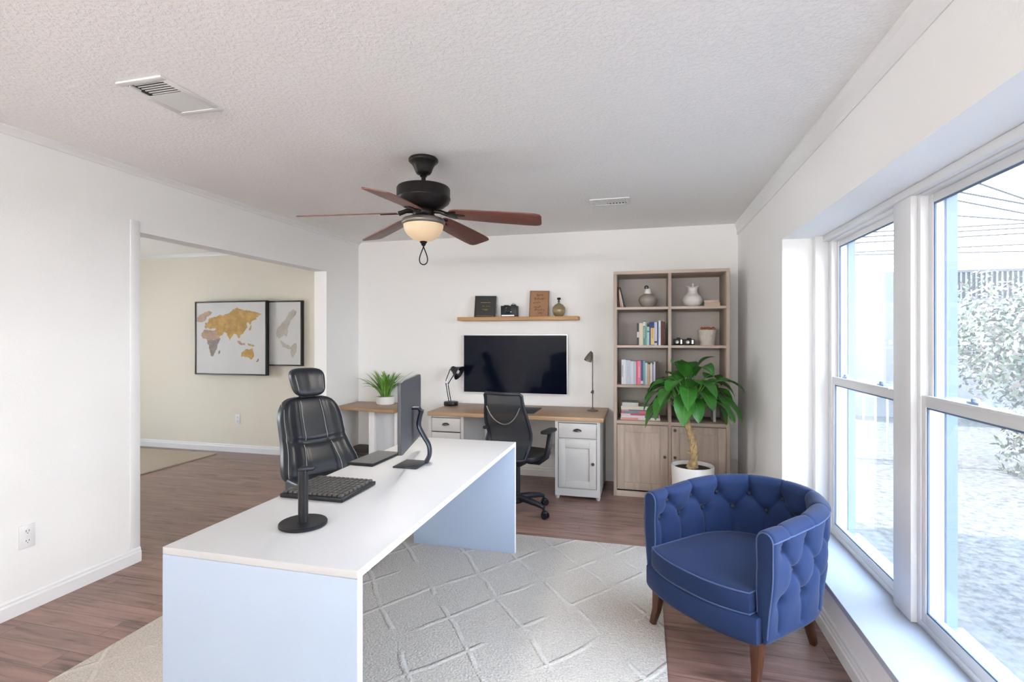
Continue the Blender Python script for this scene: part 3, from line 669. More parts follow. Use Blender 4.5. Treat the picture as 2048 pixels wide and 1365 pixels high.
# boxy camera / projector
xc = (tx(1003, 5.05)+tx(1035, 5.05))/2
t = thing('vintage_camera', 'boxy black vintage camera between the two boards on the floating shelf', 'camera', (xc, 5.06, SZ))
MB().box(-.083, .083, -.045, .045, 0, .112).box(-.055, -.01, -.03, .03, .112, .12).box(.02, .065, -.03, .03, .112, .124).build('camera_body', M['black'], t, bevel=.004)
MB().box(-.072, .058, -.050, -.0455, .008, .018).build('trim_strip', M['silver'], t)
MB().lathe([(0,0),(.026,0),(.03,.006),(.026,.02),(.018,.024),(0,.02)], n=24).build('lens', M['dark_metal'], t, smooth=True, tf=Matrix.Translation((-.01, -.045, .062)) @ Matrix.Rotation(PI/2, 4, 'X'))
MB().box(-.028, -.018, -.0475, -.0455, .078, .092).box(-.010, .002, -.0475, -.0455, .078, .088).box(-.03, .03, -.0475, -.0455, .048, .052).build('badge', M['silver'], t)
MB().tube([(.02, 0, .12), (.025, 0, .132), (.04, 0, .137), (.06, 0, .128), (.07, 0, .108)], .003, 8).build('strap_loop', M['chrome'], t, smooth=True)
# smoked bottle vase
xc = (tx(1104, 5.05)+tx(1131, 5.05))/2
t = thing('round_bottle', 'round smoked-glass bottle with dark stopper at the right end of the floating shelf', 'vase', (xc, 5.06, SZ))
MB().lathe([(0,0),(.035,0),(.055,.02),(.066,.055),(.062,.088),(.042,.115),(.018,.128),(.011,.134),(.010,.146),(0,.146)], n=36).build('bottle_body', M['smoke_glass'], t, smooth=True, angle=70)
MB().lathe([(0,.146),(.013,.147),(.012,.152),(.006,.156),(.007,.164),(.017,.168),(.02,.178),(.014,.187),(0,.188)], n=20).build('stopper', M['black'], t, smooth=True)

# ------------------------------------------------------------------ bookcase
BX, BY, BW, BD, BH = -.262, 4.68, .967, .43, 2.0
t = thing('bookcase', 'tall limed oak bookcase with open shelves over two doors', 'bookcase', (BX+BW/2, BY+BD/2, 0))
tf = Matrix.Translation((-(BX+BW/2), -(BY+BD/2), 0)); X1 = BX+BW; T_ = .028; DV = .205; FY = BY
for a in (BX, X1-T_): MB().box(a, a+T_, BY, BY+BD, 0, BH-T_).build('side_panel', M['bookcase'], t, bevel=.0015, tf=tf)
MB().box(BX, X1, BY, BY+BD, BH-T_, BH).build('top_panel', M['bookcase_x'], t, bevel=.0015, tf=tf)
MB().box(BX+T_, X1-T_, BY+BD-.012, BY+BD, .05, BH-T_).build('back_panel', M['bookcase_back'], t, tf=tf)
MB().box(DV, DV+.026, BY+.002, BY+BD-.012, .05, BH-T_).build('divider', M['bookcase'], t, bevel=.001, tf=tf)
SH = [1.681, 1.342, .989, .672]
for k, z in enumerate(SH):
    for (a, b_) in ((BX+T_, DV), (DV+.026, X1-T_)):
        MB().box(a, b_, BY+.004, BY+BD-.012, z-(.022 if k < 3 else .03), z).build('shelf', M['bookcase_x'], t, bevel=.001, tf=tf)
MB().box(BX+T_, X1-T_, BY+.004, BY+.022, 0, .06).box(BX+T_, DV, BY+.004, BY+BD-.012, .05, .06).box(DV+.026, X1-T_, BY+.004, BY+BD-.012, .05, .06).build('plinth', M['bookcase_x'], t, tf=tf)
for (a, b_, kx_) in ((BX+T_+.003, DV-.003, (DV-.03,)), (DV+.029, X1-T_-.003, (DV+.055,))):
    d = MB().box(a, b_, BY+.011, BY+.019, .064, .638).build('door', M['bookcase'], t, tf=tf)
    s_ = .062
    MB().box(a, a+s_, BY-.007, BY+.011, .064, .638).box(b_-s_, b_, BY-.007, BY+.011, .064, .638).box(a+s_, b_-s_, BY-.007, BY+.011, .064, .064+s_).box(a+s_, b_-s_, BY-.007, BY+.011, .638-s_, .638).build('door_frame', M['bookcase'], d, tf=tf, bevel=.002)
    for kx in kx_:
        for kz in ((.37,) if kx < DV else (.37, .605)):
            MB().tube([(kx, BY-.007, kz), (kx, BY-.016, kz), (kx, BY-.018, kz), (kx, BY-.030, kz)], [.005,.006,.0135,.011], 14).build('knob', M['pewter_dark'], d, tf=tf, smooth=True)

# ------------------------------------------------------------------ books
def bmat(c): return mat('book cloth', c, .6)
def book(label, x, y, z, th, h, dp, col, group, rot=(0,0,0), band=None, title=None):
    t = thing('book', label, 'book', (x, y, z), 0, group); t.rotation_euler = rot
    c = MB().box(-th/2, -th/2+.002, 0, dp, 0, h).box(th/2-.002, th/2, 0, dp, 0, h).box(-th/2+.002, th/2-.002, 0, .002, 0, h)
    c.build('cover', bmat(col), t)
    MB().box(-th/2+.002, th/2-.002, .0025, dp-.004, .004, h-.004).build('pages', M['paper'], t)
    if band:
        z0, z1, bc = band; MB().box(-th/2+.0005, th/2-.0005, -.0006, .0, h*z0, h*z1).build('spine_band', bmat(bc), t)
    if title:
        m_ = MB(); q = h*.3
        while q < h*.75: m_.box(-th*.18, th*.18, -.0011, -.0006, q, q+.006); q += .011
        m_.build('spine_title', bmat(title), t)
    return t
def row(group, z, y, x_start, items, dp=.17, adj=''):
    x = x_start
    for (lab, th, h, col, band, title) in items:
        book(lab, x+th/2, y, z, th, h, dp, col, group, band=band, title=title); x += th+.0008
    return x
W_ = (.72, .70, .66)
xs = tx(1274, 4.74)
row('books on the second shelf left', SH[1], 4.74, xs, [
 ('thin black-and-white book, leftmost upright on the second bookcase shelf', .017, .198, (.05,.05,.05), (.35,.6,W_), None),
 ('thick ivory book on the second shelf, right of the thin black one', .034, .196, (.66,.60,.48), None, None),
 ('green book with pale top band between the ivory and pale aqua books', .020, .215, (.10,.26,.21), (.8,.97,W_), W_),
 ('sea-green slim book right beside the green book with pale band', .013, .205, (.22,.40,.34), None, (.06,.15,.12)),
 ('shorter pale aqua book on the second shelf before the navy ones', .019, .165, (.40,.56,.56), (.7,.78,(.1,.2,.3)), None),
 ('navy book half hidden beside the yellow-banded book', .011, .206, (.03,.06,.17), None, None),
 ('navy book with a broad yellow lower band on the second shelf', .030, .208, (.03,.06,.17), (.02,.74,(.70,.52,.20)), (.5,.2,.05)),
 ('lavender book on the second shelf right of the yellow-banded book', .024, .205, (.50,.52,.66), (.1,.18,(.05,.06,.1)), None),
 ('thin navy book squeezed between lavender and white books', .010, .205, (.025,.04,.11), None, None),
 ('white book with pale blue spine left of the dark red books', .018, .219, (.66,.72,.78), None, (.25,.4,.6)),
 ('wide dark red book on the second shelf beside the white book', .022, .214, (.11,.022,.02), None, None),
 ('slim dark maroon book against the bookcase divider', .012, .208, (.08,.02,.018), None, None)], dp=.17)
xs = tx(1243, 4.75)
row('books on the third shelf left', SH[2], 4.75, xs, [
 ('white book with a black streak, leftmost on the third bookcase shelf', .020, .222, (.70,.72,.75), None, (.05,.05,.05)),
 ('slim white book between the streaked white book and the wide pale blue one', .017, .222, (.74,.75,.77), None, None),
 ('wide pale blue-grey book on the third shelf', .038, .219, (.52,.57,.66), None, (.42,.46,.55)),
 ('plain light grey book right of the wide pale blue-grey book', .030, .209, (.58,.62,.70), None, None),
 ('medium grey-blue book just left of the pink books', .020, .207, (.45,.49,.57), None, None),
 ('slim deep pink book on the third shelf', .011, .212, (.62,.10,.18), None, None),
 ('thick bright pink book on the third shelf', .028, .214, (.75,.20,.29), None, (.8,.5,.55)),
 ('dark blue book with pale foot band right of the thick pink book', .019, .214, (.035,.10,.20), (.03,.16,W_), None),
 ('teal-blue book between the dark blue and pale grey-blue books', .018, .214, (.20,.36,.42), None, None),
 ('pale grey-blue book right of the teal-blue one', .017, .196, (.50,.60,.64), None, None),
 ('tan book on the third shelf beside the pale grey-blue one', .014, .184, (.50,.36,.22), None, None),
 ('ochre slim book near the plant leaves on the third shelf', .012, .182, (.55,.42,.28), None, (.2,.1,.05)),
 ('white slim book near the plant leaves on the third shelf', .012, .195, (.72,.70,.68), None, None),
 ('violet slim book right of the white slim one on the third shelf', .013, .185, (.30,.24,.42), None, None),
 ('tallest light blue book at the right of the third shelf row', .014, .207, (.55,.65,.75), None, None),
 ('dark brown book at the right end of the third shelf row', .028, .205, (.06,.035,.03), None, None)], dp=.17)
# leaning books on the top shelf
g = 'leaning books on the top shelf'
for i, (lab, c, th, h, tilt) in enumerate([
 ('dark red-brown book leaning nearest the side of the top left compartment', (.07,.03,.025), .010, .188, 3),
 ('salmon pink thin book leaning on the top left shelf', (.62,.36,.29), .011, .188, 7),
 ('ivory thin book leaning between the salmon and black books', (.66,.60,.52), .009, .184, 10),
 ('black thin book leaning outermost on the top left shelf', (.02,.022,.028), .012, .188, 13)]):
    x = BX+T_+.012 + [0, .016, .032, .047][i] + .012*0
    o = book(lab, x+.006, 4.75, SH[0]+math.sin(math.radians(tilt))*th*.5, th, h, .15, c, g, rot=(0, -math.radians(tilt), 0))
# flat stacks
def flat_stack(group, x, y, z, items):
    for (lab, w_, dp, th, col, dx, rz, band) in items:
        t = thing('book', lab, 'book', (x+dx, y, z), math.radians(rz), group)
        MB().box(0, w_, 0, dp, 0, .0018).box(0, w_, 0, dp, th-.0018, th).box(0, w_, 0, .0018, .0018, th-.0018).build('cover', bmat(col), t)
        MB().box(.003, w_-.003, .0022, dp-.003, .002, th-.002).build('pages', M['paper'], t)
        if band:
            a, b_, bc = band; MB().box(w_*a, w_*b_, -.0006, 0, .0015, th-.0015).build('spine_band', bmat(bc), t)
        z += th+.0006
xs = tx(1241, 4.75)
flat_stack('stacked books on the lowest open shelf', xs, 4.75, SH[3], [
 ('white and red book, bottom of the stack on the lowest open shelf', .345, .23, .020, (.72,.68,.66), 0, 0, (.0,.45,(.70,.30,.28))),
 ('white book with a purple half, second from the bottom of the stack', .335, .23, .018, (.70,.68,.70), .005, .5, (.62,.98,(.18,.10,.30))),
 ('pink-red book, third from the bottom of the stack', .335, .23, .016, (.55,.12,.17), .004, -.8, (.0,.25,(.75,.68,.62))),
 ('blue-grey and pink book in the middle of the stack', .325, .22, .024, (.66,.17,.24), .008, .6, (.05,.48,(.20,.30,.40))),
 ('pale book with red spine line just above the blue-grey and pink one', .32, .22, .010, (.60,.40,.38), .008, 0, (.2,.8,(.10,.12,.18))),
 ('cream book with a pink end, second from the top of the stack', .325, .21, .030, (.72,.70,.60), .004, -.6, (.82,.99,(.55,.16,.2))),
 ('light grey small book lying on top of the stack', .145, .18, .032, (.58,.58,.58), .012, 1, (.05,.9,(.68,.68,.67)))])
xs = tx(1408, 4.80)
flat_stack('small books on the top right shelf', xs, 4.80, SH[0], [
 ('bottom small beige book of the trio beside the white pitcher', .130, .11, .020, (.60,.47,.38), .003, 0, None),
 ('middle small beige book of the trio beside the white pitcher', .128, .11, .018, (.56,.42,.34), .004, 1, None),
 ('top small beige book of the trio beside the white pitcher', .118, .10, .017, (.62,.50,.41), .0, -1, None)])

# ceramics on the bookcase
xc = tx(1295.5, 4.86)
t = thing('taupe_vase', 'round taupe vase with white collar on the top left bookcase shelf', 'vase', (xc, 4.87, SH[0]))
MB().lathe([(0,0),(.032,0),(.055,.018),(.078,.05),(.083,.078),(.070,.107),(.045,.122),(.032,.126),(0,.126)], n=40).build('vase_body', M['taupe_ceramic'], t, smooth=True, angle=70)
MB().lathe([(0,.126),(.034,.127),(.036,.135),(.028,.172),(.026,.174),(0,.174)], n=28).build('collar', M['white_ceramic'], t, smooth=True)
MB().tube([(-.012+.014*math.cos(a), .0, .188+.014*math.sin(a)) for a in [2*PI*i/18 for i in range(18)]], .005, 8, close=True).build('ring_handle', M['black'], t, smooth=True)
xc = tx(1385, 4.86)
t = thing('white_pitcher', 'round white pitcher vase on the top right bookcase shelf', 'vase', (xc, 4.87, SH[0]))
def pit(a, b_):
    th = 2*PI*a; prof = [(.0,.0),(.045,.0),(.075,.022),(.090,.058),(.078,.092),(.050,.120),(.040,.145),(.044,.175),(.054,.188)]
    k = b_*(len(prof)-1); i = min(int(k), len(prof)-2); f_ = k-i; r_ = prof[i][0]*(1-f_)+prof[i+1][0]*f_; z_ = prof[i][1]*(1-f_)+prof[i+1][1]*f_
    if b_ > .8: z_ += .012*(b_-.8)/.2*math.cos(2*th); r_ *= 1+.12*(b_-.8)/.2*math.cos(2*th)
    return (r_*math.cos(th), r_*math.sin(th), z_)
MB().grid(pit, 40, 33, cu=True).build('pitcher_body', M['white_ceramic'], t, smooth=True, merge=True, angle=80)
MB().tube([(.004, .0, .165), (.004, 0, .205), (.006, 0, .214)], [.009,.008,.007], 12).build('stopper', M['white_ceramic'], t, smooth=True)
# pot with dried flowers
xc = tx(1414.5, 4.86)
t = thing('flower_pot', 'cream relief pot with orange dried flowers on the second shelf right', 'plant pot', (xc, 4.87, SH[1]))
MB().lathe([(0,0),(.062,0),(.063,.03),(.066,.034),(.070,.10),(.078,.136),(.074,.138),(.068,.12),(0,.12)], n=40).build('pot', M['stoneware'], t, smooth=True)
rl = MB()
for i in range(10):
    a = 2*PI*i/10
    rl.tube([((.066+.0*k)*math.cos(a+dx)*(1+.02*k), (.066)*math.sin(a+dx)*(1+.02*k), .04+.022*k) for k, dx in enumerate((0, .25, .05, .3))], .0035, 6)
rl.build('relief', M['stoneware'], t, smooth=True)
fl = MB(); rnd = random.Random(3)
for i in range(26):
    a = rnd.uniform(0, 2*PI); r_ = rnd.uniform(0, .062); fl.lp(.013, .013, .010, 2.2, 5, None, (r_*math.cos(a), r_*math.sin(a), .138+rnd.uniform(0, .016)))
fl.build('dried_flowers', mat('rust petals', (.42,.12,.05), .8, var=.5, vscale=60), t, smooth=True)
# compact camera
for (ua, ub, lab, hh) in ((1347, 1366, 'small black camera with round lens, left of the pair on the second shelf', .068), (1367, 1389, 'wider black camera with silver details, right of the pair on the second shelf', .064)):
    xa, xb = tx(ua, 4.80), tx(ub, 4.80); w_ = xb-xa-.003
    t = thing('compact_camera', lab, 'camera', ((xa+xb)/2, 4.82, SH[1]), 0, 'cameras on the second shelf')
    MB().box(-w_/2, w_/2, -.02, .025, 0, hh-.01).box(-w_*.2, w_*.25, -.015, .02, hh-.01, hh).build('camera_body', M['black'], t, bevel=.003)
    q = Matrix.Translation((-w_*.12, -.02, hh*.42)) @ Matrix.Rotation(PI/2, 4, 'X')
    MB().lathe([(0,0),(.015,0),(.015,.016),(.011,.018),(.009,.012),(0,.010)], n=24).build('lens', M['silver'], t, smooth=True, tf=q)
    MB().box(w_*.25, w_*.42, -.0215, -.0203, .012, hh-.018).build('grip_plate', M['silver'], t)
# planter behind the tree
xc = tx(1369, 4.88)
t = thing('oval_planter', 'pale grey bowl planter with dark rim on the lowest open shelf right', 'planter', (xc+.02, 4.88, SH[3]))
MB().lathe([(0,0),(.075,0),(.098,.02),(.108,.075),(.113,.125),(.109,.126),(.104,.115),(.095,.03),(0,.015)], n=44).build('bowl', mat('warm grey glaze', (.42,.39,.37), .4), t, smooth=True, angle=60)
MB().lathe([(.1125,.113),(.1150,.115),(.1155,.120),(.1130,.122)], n=44, closed=True).build('rim_line', M['black'], t, smooth=True)
book('pale upright book standing alone behind the tree leaves on the lowest open shelf', tx(1429, 4.80), 4.80, SH[3], .022, .20, .16, (.60,.60,.60), None)

# ------------------------------------------------------------------ navy tufted barrel armchair
AC = (.415, 2.595, 0)
t = thing('armchair', 'navy blue tufted barrel armchair with walnut legs beside the low window sill', 'armchair', AC, math.radians(-45))
aw, yf, yc0, ab = .305, -.245, .02, .365     # centre line of the shell
pts = []
for i in range(40): pts.append(Vector((aw, yf+(yc0-yf)*i/40)))
for i in range(160):
    a = PI*i/159; pts.append(Vector((aw*math.copysign(abs(math.cos(a))**.92, math.cos(a)), yc0+ab*abs(math.sin(a))**.92)))
for i in range(40): pts.append(Vector((-aw, yc0+(yf-yc0)*(i+1)/40)))
cum = [0]
for i in range(1, len(pts)): cum.append(cum[-1]+(pts[i]-pts[i-1]).length)
LT = cum[-1]
def path(s):
    s = min(max(s, 0), LT); lo, hi = 0, len(cum)-1
    while hi-lo > 1:
        m_ = (lo+hi)//2
        if cum[m_] <= s: lo = m_
        else: hi = m_
    f_ = (s-cum[lo])/(cum[hi]-cum[lo]+1e-9); p = pts[lo].lerp(pts[hi], f_)
    i0, i1 = max(0, lo-3), min(len(pts)-1, hi+3); d = (pts[i1]-pts[i0]).normalized()
    return p, Vector((d.y, -d.x))       # outward normal (curve runs counter-clockwise from the right arm)
ZBOT = .195
def ztop(s): return .652 + .042*math.sin(PI*s/LT)**1.3
NS, tkh = 300, .043
def btn_rows(inner):
    out = []
    if inner:
        n1 = 9; L0, L1 = .11, LT-.11; st = (L1-L0)/(n1-1)
        for i in range(n1): out.append((L0+st*i, .592))
        for i in range(n1-1): out.append((L0+st*(i+.5), .515))
        out.append((L0-.055, .515)); out.append((L1+.055, .515))
        return out, st
    n1 = 10; L0, L1 = .085, LT-.085; st = (L1-L0)/(n1-1)
    for i in range(n1): out.append((L0+st*i, .565))
    for i in range(n1-1): out.append((L0+st*(i+.5), .465))
    for i in range(n1): out.append((L0+st*i, .355))
    return out, st
INB, IST = btn_rows(True); OUB, OST = btn_rows(False)
def segd(px, pz, a, b):
    ax_, az = a; bx, bz = b; dx, dz = bx-ax_, bz-az; tt = max(0, min(1, ((px-ax_)*dx+(pz-az)*dz)/(dx*dx+dz*dz)))
    return math.hypot(px-ax_-dx*tt, pz-az-dz*tt)
def creases(B, st, zt, zb, rows):
    segs = []
    for a in B:
        for b_ in B:
            if a[1] > b_[1]+.01 and a[1]-b_[1] < .13 and abs(a[0]-b_[0]) < st*.6: segs.append((a, b_))
    top = max(b_[1] for b_ in B); bot = min(b_[1] for b_ in B)
    for a in B:
        if a[1] == top: segs.append((a, (a[0]+.004, zt)))
        if a[1] == bot: segs.append((a, (a[0], zb)))
    return segs
ISG = creases(INB, IST, .69, .36, 2); OSG = creases(OUB, OST, .625, .20, 3)
def tuft(s, z, B, SG, amp=1.0):
    d = 0
    for (bs, bz) in B:
        r2 = (s-bs)**2+(z-bz)**2
        if r2 < .012: d += .022*math.exp(-r2/(.018**2)) + .012*math.exp(-r2/(.045**2))
    m_ = 1
    for a, b_ in SG:
        if abs(s-(a[0]+b_[0])/2) > .12: continue
        m_ = min(m_, segd(s, z, a, b_))
    d += .0075*math.exp(-(m_/.007)**2) + .007*math.exp(-(m_/.024)**2)
    return -d*amp
# cross-section walk: inner bottom -> inner face -> top roll -> outer face -> bottom
def section(s, q):
    zt = ztop(s); rr = tkh
    lens = (zt-rr-.30, PI*rr, zt-rr-.225, .05); tot = sum(lens); x = q*tot
    if x < lens[0]:
        z = .30+x; off = -tkh + tuft(s, z, INB, ISG)*-1*smoothstep(zt-rr+.01, zt-rr-.06, z) if False else -tkh
        dd = tuft(s, z, INB, ISG); off = -(tkh + dd - .004*smoothstep(.42, .32, z))
        lean = -.0
        return off, z
    x -= lens[0]
    if x < lens[1]:
        a = PI - x/rr; c_ = math.cos(a); s_ = math.sin(a)
        k = tuft(s, zt-rr+ (rr*s_), INB, ISG) if c_ < 0 else 0
        rad = rr + k*max(0, -c_)
        # vertical pleats run over the top
        dm = min(abs(s-b_[0]) for b_ in INB if b_[1] > .55); rad -= .003*math.exp(-(dm/.006)**2)
        return rad*c_, zt-rr + rad*s_*.9
    x -= lens[1]
    if x < lens[2]:
        z = zt-rr-x; return tkh + tuft(s, z, OUB, OSG) - .030*smoothstep(.50, .2, z), z
    x -= lens[2]; f_ = x/lens[3]
    a = f_*PI/2
    return tkh - .03 - .02*(1-math.cos(a)) , .225 - .03*math.sin(a)
NQ = 96
def shell(a, b_):
    s = a*LT; off, z = section(s, b_)
    e = min(s, LT-s); k = 1.0
    if e < .022: k = math.sqrt(max(0, 1-((.022-e)/.022)**2))*.45+.55
    if e < .022:
        zc = (ztop(s)+.2)/2; off *= k; z = zc + (z-zc)*(1-(1-k)*.14)
    p, n_ = path(s); ext = Vector((0, 0))
    return (p.x+n_.x*off, p.y+n_.y*off, z)
sh_ = MB(); sh_.grid(shell, NS, NQ)
n0 = 0
sh_.f.append(tuple(range(NQ))[::-1]); sh_.f.append(tuple(range((NS-1)*NQ, NS*NQ)))
sh_.build('tufted_shell', M['velvet'], t, smooth=True, angle=65)
# buttons
bt = None
for B, side in ((INB, -1), (OUB, 1)):
    for (s, z) in B:
        p, n_ = path(s); off = (tkh + tuft(s, z, B, []) - (.030*smoothstep(.50, .2, z) if side > 0 else 0)) * side + side*.001
        loc = (p.x+n_.x*off, p.y+n_.y*off, z)
        if bt is None:
            bt = MB().lathe([(0,-.003),(.0105,-.003),(.0115,0),(.008,.005),(0,.0065)], n=14).build('button', M['button'], t, smooth=True); o = bt
        else: o = bt.copy(); C.objects.link(o); o.parent = t
        o.location = loc; o.rotation_euler = Vector((n_.x*side, n_.y*side, 0)).to_track_quat('Z', 'Y').to_euler()
# piping
pp = MB()
def shp(s, q): a = s/LT; return shell(a, q)
for s_end in (.004, LT-.004):
    pp.tube([shp(s_end, q/60) for q in range(1, 58)], .0034, 6)
qo = None
tot0 = lambda s: (ztop(s)-tkh-.30) + PI*tkh + (ztop(s)-tkh-.225) + .05
def outer_top(s): L_ = (ztop(s)-tkh-.30)+PI*tkh*.97; return L_/tot0(s)
ot = [Vector(shp(.004+(LT-.008)*i/120, outer_top(.004+(LT-.008)*i/120))) for i in range(121)]
pp.tube(ot, .0032, 6)
pp.build('piping', M['piping'], t, smooth=True)
# D-shaped rail and cushion
def dshape(k, front, bow, n=28):
    out = []
    xi = (aw-.012)*k
    for i in range(n+1):
        a = PI*i/n; out.append((xi*math.copysign(abs(math.cos(a))**.9, math.cos(a)), yc0+(ab-.02)*k*math.sin(a)**.9))
    out.append((-xi, front))
    for i in range(1, n):
        u = -1+2*i/n; out.append((-u*-xi if False else u*xi, front-bow*(1-abs(u)**2.4)))
    out.append((xi, front)); return out
def stackd(levels, name, m_, par=t):
    mb = MB(); n_ = len(levels[0][0]); vs = []; fs = []
    for poly, z in levels: vs += [(x, y, z) for x, y in poly]
    L_ = len(levels)
    for k in range(L_-1):
        for i in range(n_): fs.append((k*n_+i, k*n_+(i+1)%n_, (k+1)*n_+(i+1)%n_, (k+1)*n_+i))
    fs.append(tuple(range(n_))[::-1]); fs.append(tuple(range((L_-1)*n_, L_*n_)))
    mb.add(vs, fs); return mb.build(name, m_, par, smooth=True, angle=50)
stackd([(dshape(.97, -.262, .055), .192), (dshape(.995, -.272, .06), .20), (dshape(1.0, -.277, .06), .215), (dshape(1.0, -.277, .06), .295), (dshape(.99, -.270, .058), .303)], 'seat_rail', M['velvet'])
cz = .305; lv = []
for k in range(9):
    a = PI*k/8; g = math.sin(a)**.45; zz = cz+.046-.046*math.cos(a)
    lv.append((dshape(.86+.035*g, -.262-.016*g, .060), zz))
for kk, f_ in ((.80, .003), (.6, .009), (.35, .013), (.1, .014)):
    pass
cu = MB(); n_ = len(lv[0][0]); vs = []; fs = []
rings = lv + [([(x*q, (y-.0)*q) for x, y in dshape(.86, -.262, .060)], cz+.092+.018*(1-q*q)) for q in (.93, .8, .6, .4, .2, .05)]
for poly, z in rings: vs += [(x, y, z) for x, y in poly]
for k in range(len(rings)-1):
    for i in range(n_): fs.append((k*n_+i, k*n_+(i+1)%n_, (k+1)*n_+(i+1)%n_, (k+1)*n_+i))
fs.append(tuple(range(n_))[::-1]); fs.append(tuple(range((len(rings)-1)*n_, len(rings)*n_)))
cu.add(vs, fs); cush = cu.build('seat_cushion', M['velvet'], t, smooth=True, angle=60)
cp = MB()
for lvl in (1, 7): cp.tube([(x*1.004, y*1.004, lv[lvl][1]) for x, y in lv[lvl][0]], .0034, 6, close=True)
cp.build('cushion_piping', M['piping'], cush, smooth=True)
for (lx, ly) in ((.262, -.225), (-.262, -.225), (.20, .24), (-.20, .24)):
    ox, oy = (math.copysign(.012, lx), math.copysign(.030, ly))
    z0_ = RZ if (lx < 0 and ly < 0) else 0.0
    MB().tube([(lx, ly, .205), (lx+ox*.1, ly+oy*.05, .15), (lx+ox*.4, ly+oy*.3, .08), (lx+ox, ly+oy, z0_+.001)], [.034,.030,.023,.018], 4, up=(.7,.7,0)).build('leg', M['leg_wood'], t, bevel=.003)

# ------------------------------------------------------------------ money tree
PX, PY = .375, 4.33
t = thing('potted_tree', 'broad-leaved potted tree with a braided trunk in a white pot behind the armchair', 'plant', (PX, PY, 0))
MB().lathe([(0,0),(.115,0),(.128,.01),(.155,.20),(.164,.385),(.161,.395),(.154,.395),(.150,.38),(.146,.36),(0,.36)], n=48).build('pot', M['white_ceramic'], t, smooth=True, angle=50)
sl = MB(); rnd = random.Random(9)
def soilf(a, b_):
    r_ = .1465*b_; th = 2*PI*a; return (r_*math.cos(th), r_*math.sin(th), .366+.010*math.sin(9*th+14*b_)*b_*(1-b_)+.012*(1-b_))
sl.grid(soilf, 32, 10, cu=True); sl.build('soil', M['soil'], t, smooth=True, merge=True)
tr = MB()
for k in range(3):
    P = []; R_ = []
    for i in range(26):
        s_ = i/25; a = 2*PI*k/3 + s_*9; rr = .016*(1-.35*s_); z = .362+.42*s_
        cx = .012*math.sin(s_*5)-.005+.02*s_*(1-s_)*4*.9 - .035*s_; P.append((cx+rr*math.cos(a), rr*math.sin(a), z)); R_.append((.023-.010*s_)*(1+.15*math.sin(17*s_+k)) + .012*math.exp(-(s_/.08)**2))
    tr.tube(P, R_, 10)
for k in range(6):
    z = rnd.uniform(.48, .68); a = rnd.uniform(0, 2*PI); tr.tube([(0, 0, z), (.03*math.cos(a), .03*math.sin(a), z+.012), (.05*math.cos(a), .05*math.sin(a), z+.008)], [.009,.007,.002], 6)
tr.build('trunk', M['bark'], t, smooth=True)
TC = Vector((-.03, 0, .79))
fol = MB(); vein = MB(); stems = MB()
def leaf(base, direction, L_, W, droop, roll):
    d = Vector(direction).normalized(); side = d.cross(Vector((0,0,1)))
    if side.length < .05: side = Vector((1,0,0))
    side.normalize(); up = side.cross(d).normalized()
    side = (Matrix.Rotation(roll, 3, d) @ side); 
    n = 13; vs = []; fs = []; p = Vector(base); cur = d.copy(); mids = []
    for k in range(n):
        s_ = k/(n-1)
        w_ = W*(math.sin(PI*min(1, s_**.82))**.75)*(1-.18*s_) if 0 < s_ < 1 else .0006
        u = side.cross(cur).normalized()
        wav = .010*math.sin(s_*9+roll*3)*w_/W
        vs += [p - side*w_ + u*(w_*.16+wav), p - side*w_*.5 + u*(w_*.02), p - u*w_*.10, p + side*w_*.5 + u*(w_*.02), p + side*w_ + u*(w_*.16-wav)]
        mids.append(p - u*(w_*.10-.0016))
        cur = (cur + Vector((0,0,-droop/(n-1)))).normalized(); p = p + cur*(L_/(n-1))
    for k in range(n-1):
        for j in range(4): b_ = k*5+j; fs.append((b_, b_+1, b_+6, b_+5))
    # stay clear of wall and bookcase
    def lim(v):
        v = Vector(v); v.x = min(v.x, XR-PX-.012); v.y = min(v.y, 4.655-PY) if v.z > 0 else v.y; return v
    vs = [lim(v) for v in vs]; mids = [lim(v) for v in mids]
    fol.add(vs, fs); vein.tube(mids, [.0022*(1-.8*i/n) for i in range(n)], 5)
rnd = random.Random(21)
fw = Vector((.09, -1, 0)).normalized()
clusters = []
spec = []
# (azimuth from +x, elevation at the leaf base, length, start radius, start height)
ring = [(14, 5, 14), (7, 24, 11), (0, 48, 8)]
for n_, elev, _ in ((13, 4, 0), (12, 26, 0), (9, 48, 0), (5, 72, 0)):
    for i in range(n_):
        az = 2*PI*(i+rnd.uniform(-.3, .3))/n_ + elev
        spec.append((az, math.radians(elev+rnd.uniform(-8, 8))))
for az, el in spec:
    stl = rnd.uniform(.13, .25); d = Vector((math.cos(az)*math.cos(el), math.sin(az)*math.cos(el), math.sin(el)))
    b0 = TC + Vector((rnd.uniform(-.012,.012), rnd.uniform(-.012,.012), rnd.uniform(-.02,.05)))
    b1 = b0 + d*stl*.55 + Vector((0,0,.06)); b2 = b0 + d*stl*1.0 + Vector((0,0,.10*math.cos(el)+.03)); b2.y *= .85; b1.y *= .85
    stems.tube([b0, b1, b2], [.006,.0045,.003], 6)
    L_ = rnd.uniform(.23, .31); leaf(b2, d + Vector((0,0,-.05)), L_, L_*rnd.uniform(.235, .29), rnd.uniform(1.5, 2.6), rnd.uniform(-.5, .5))
fol.build('foliage', M['leaf'], t, smooth=True, angle=80)
vein.build('leaf_vein', M['leaf_vein'], t, smooth=True)
stems.build('stem', M['leaf_vein'], t, smooth=True)

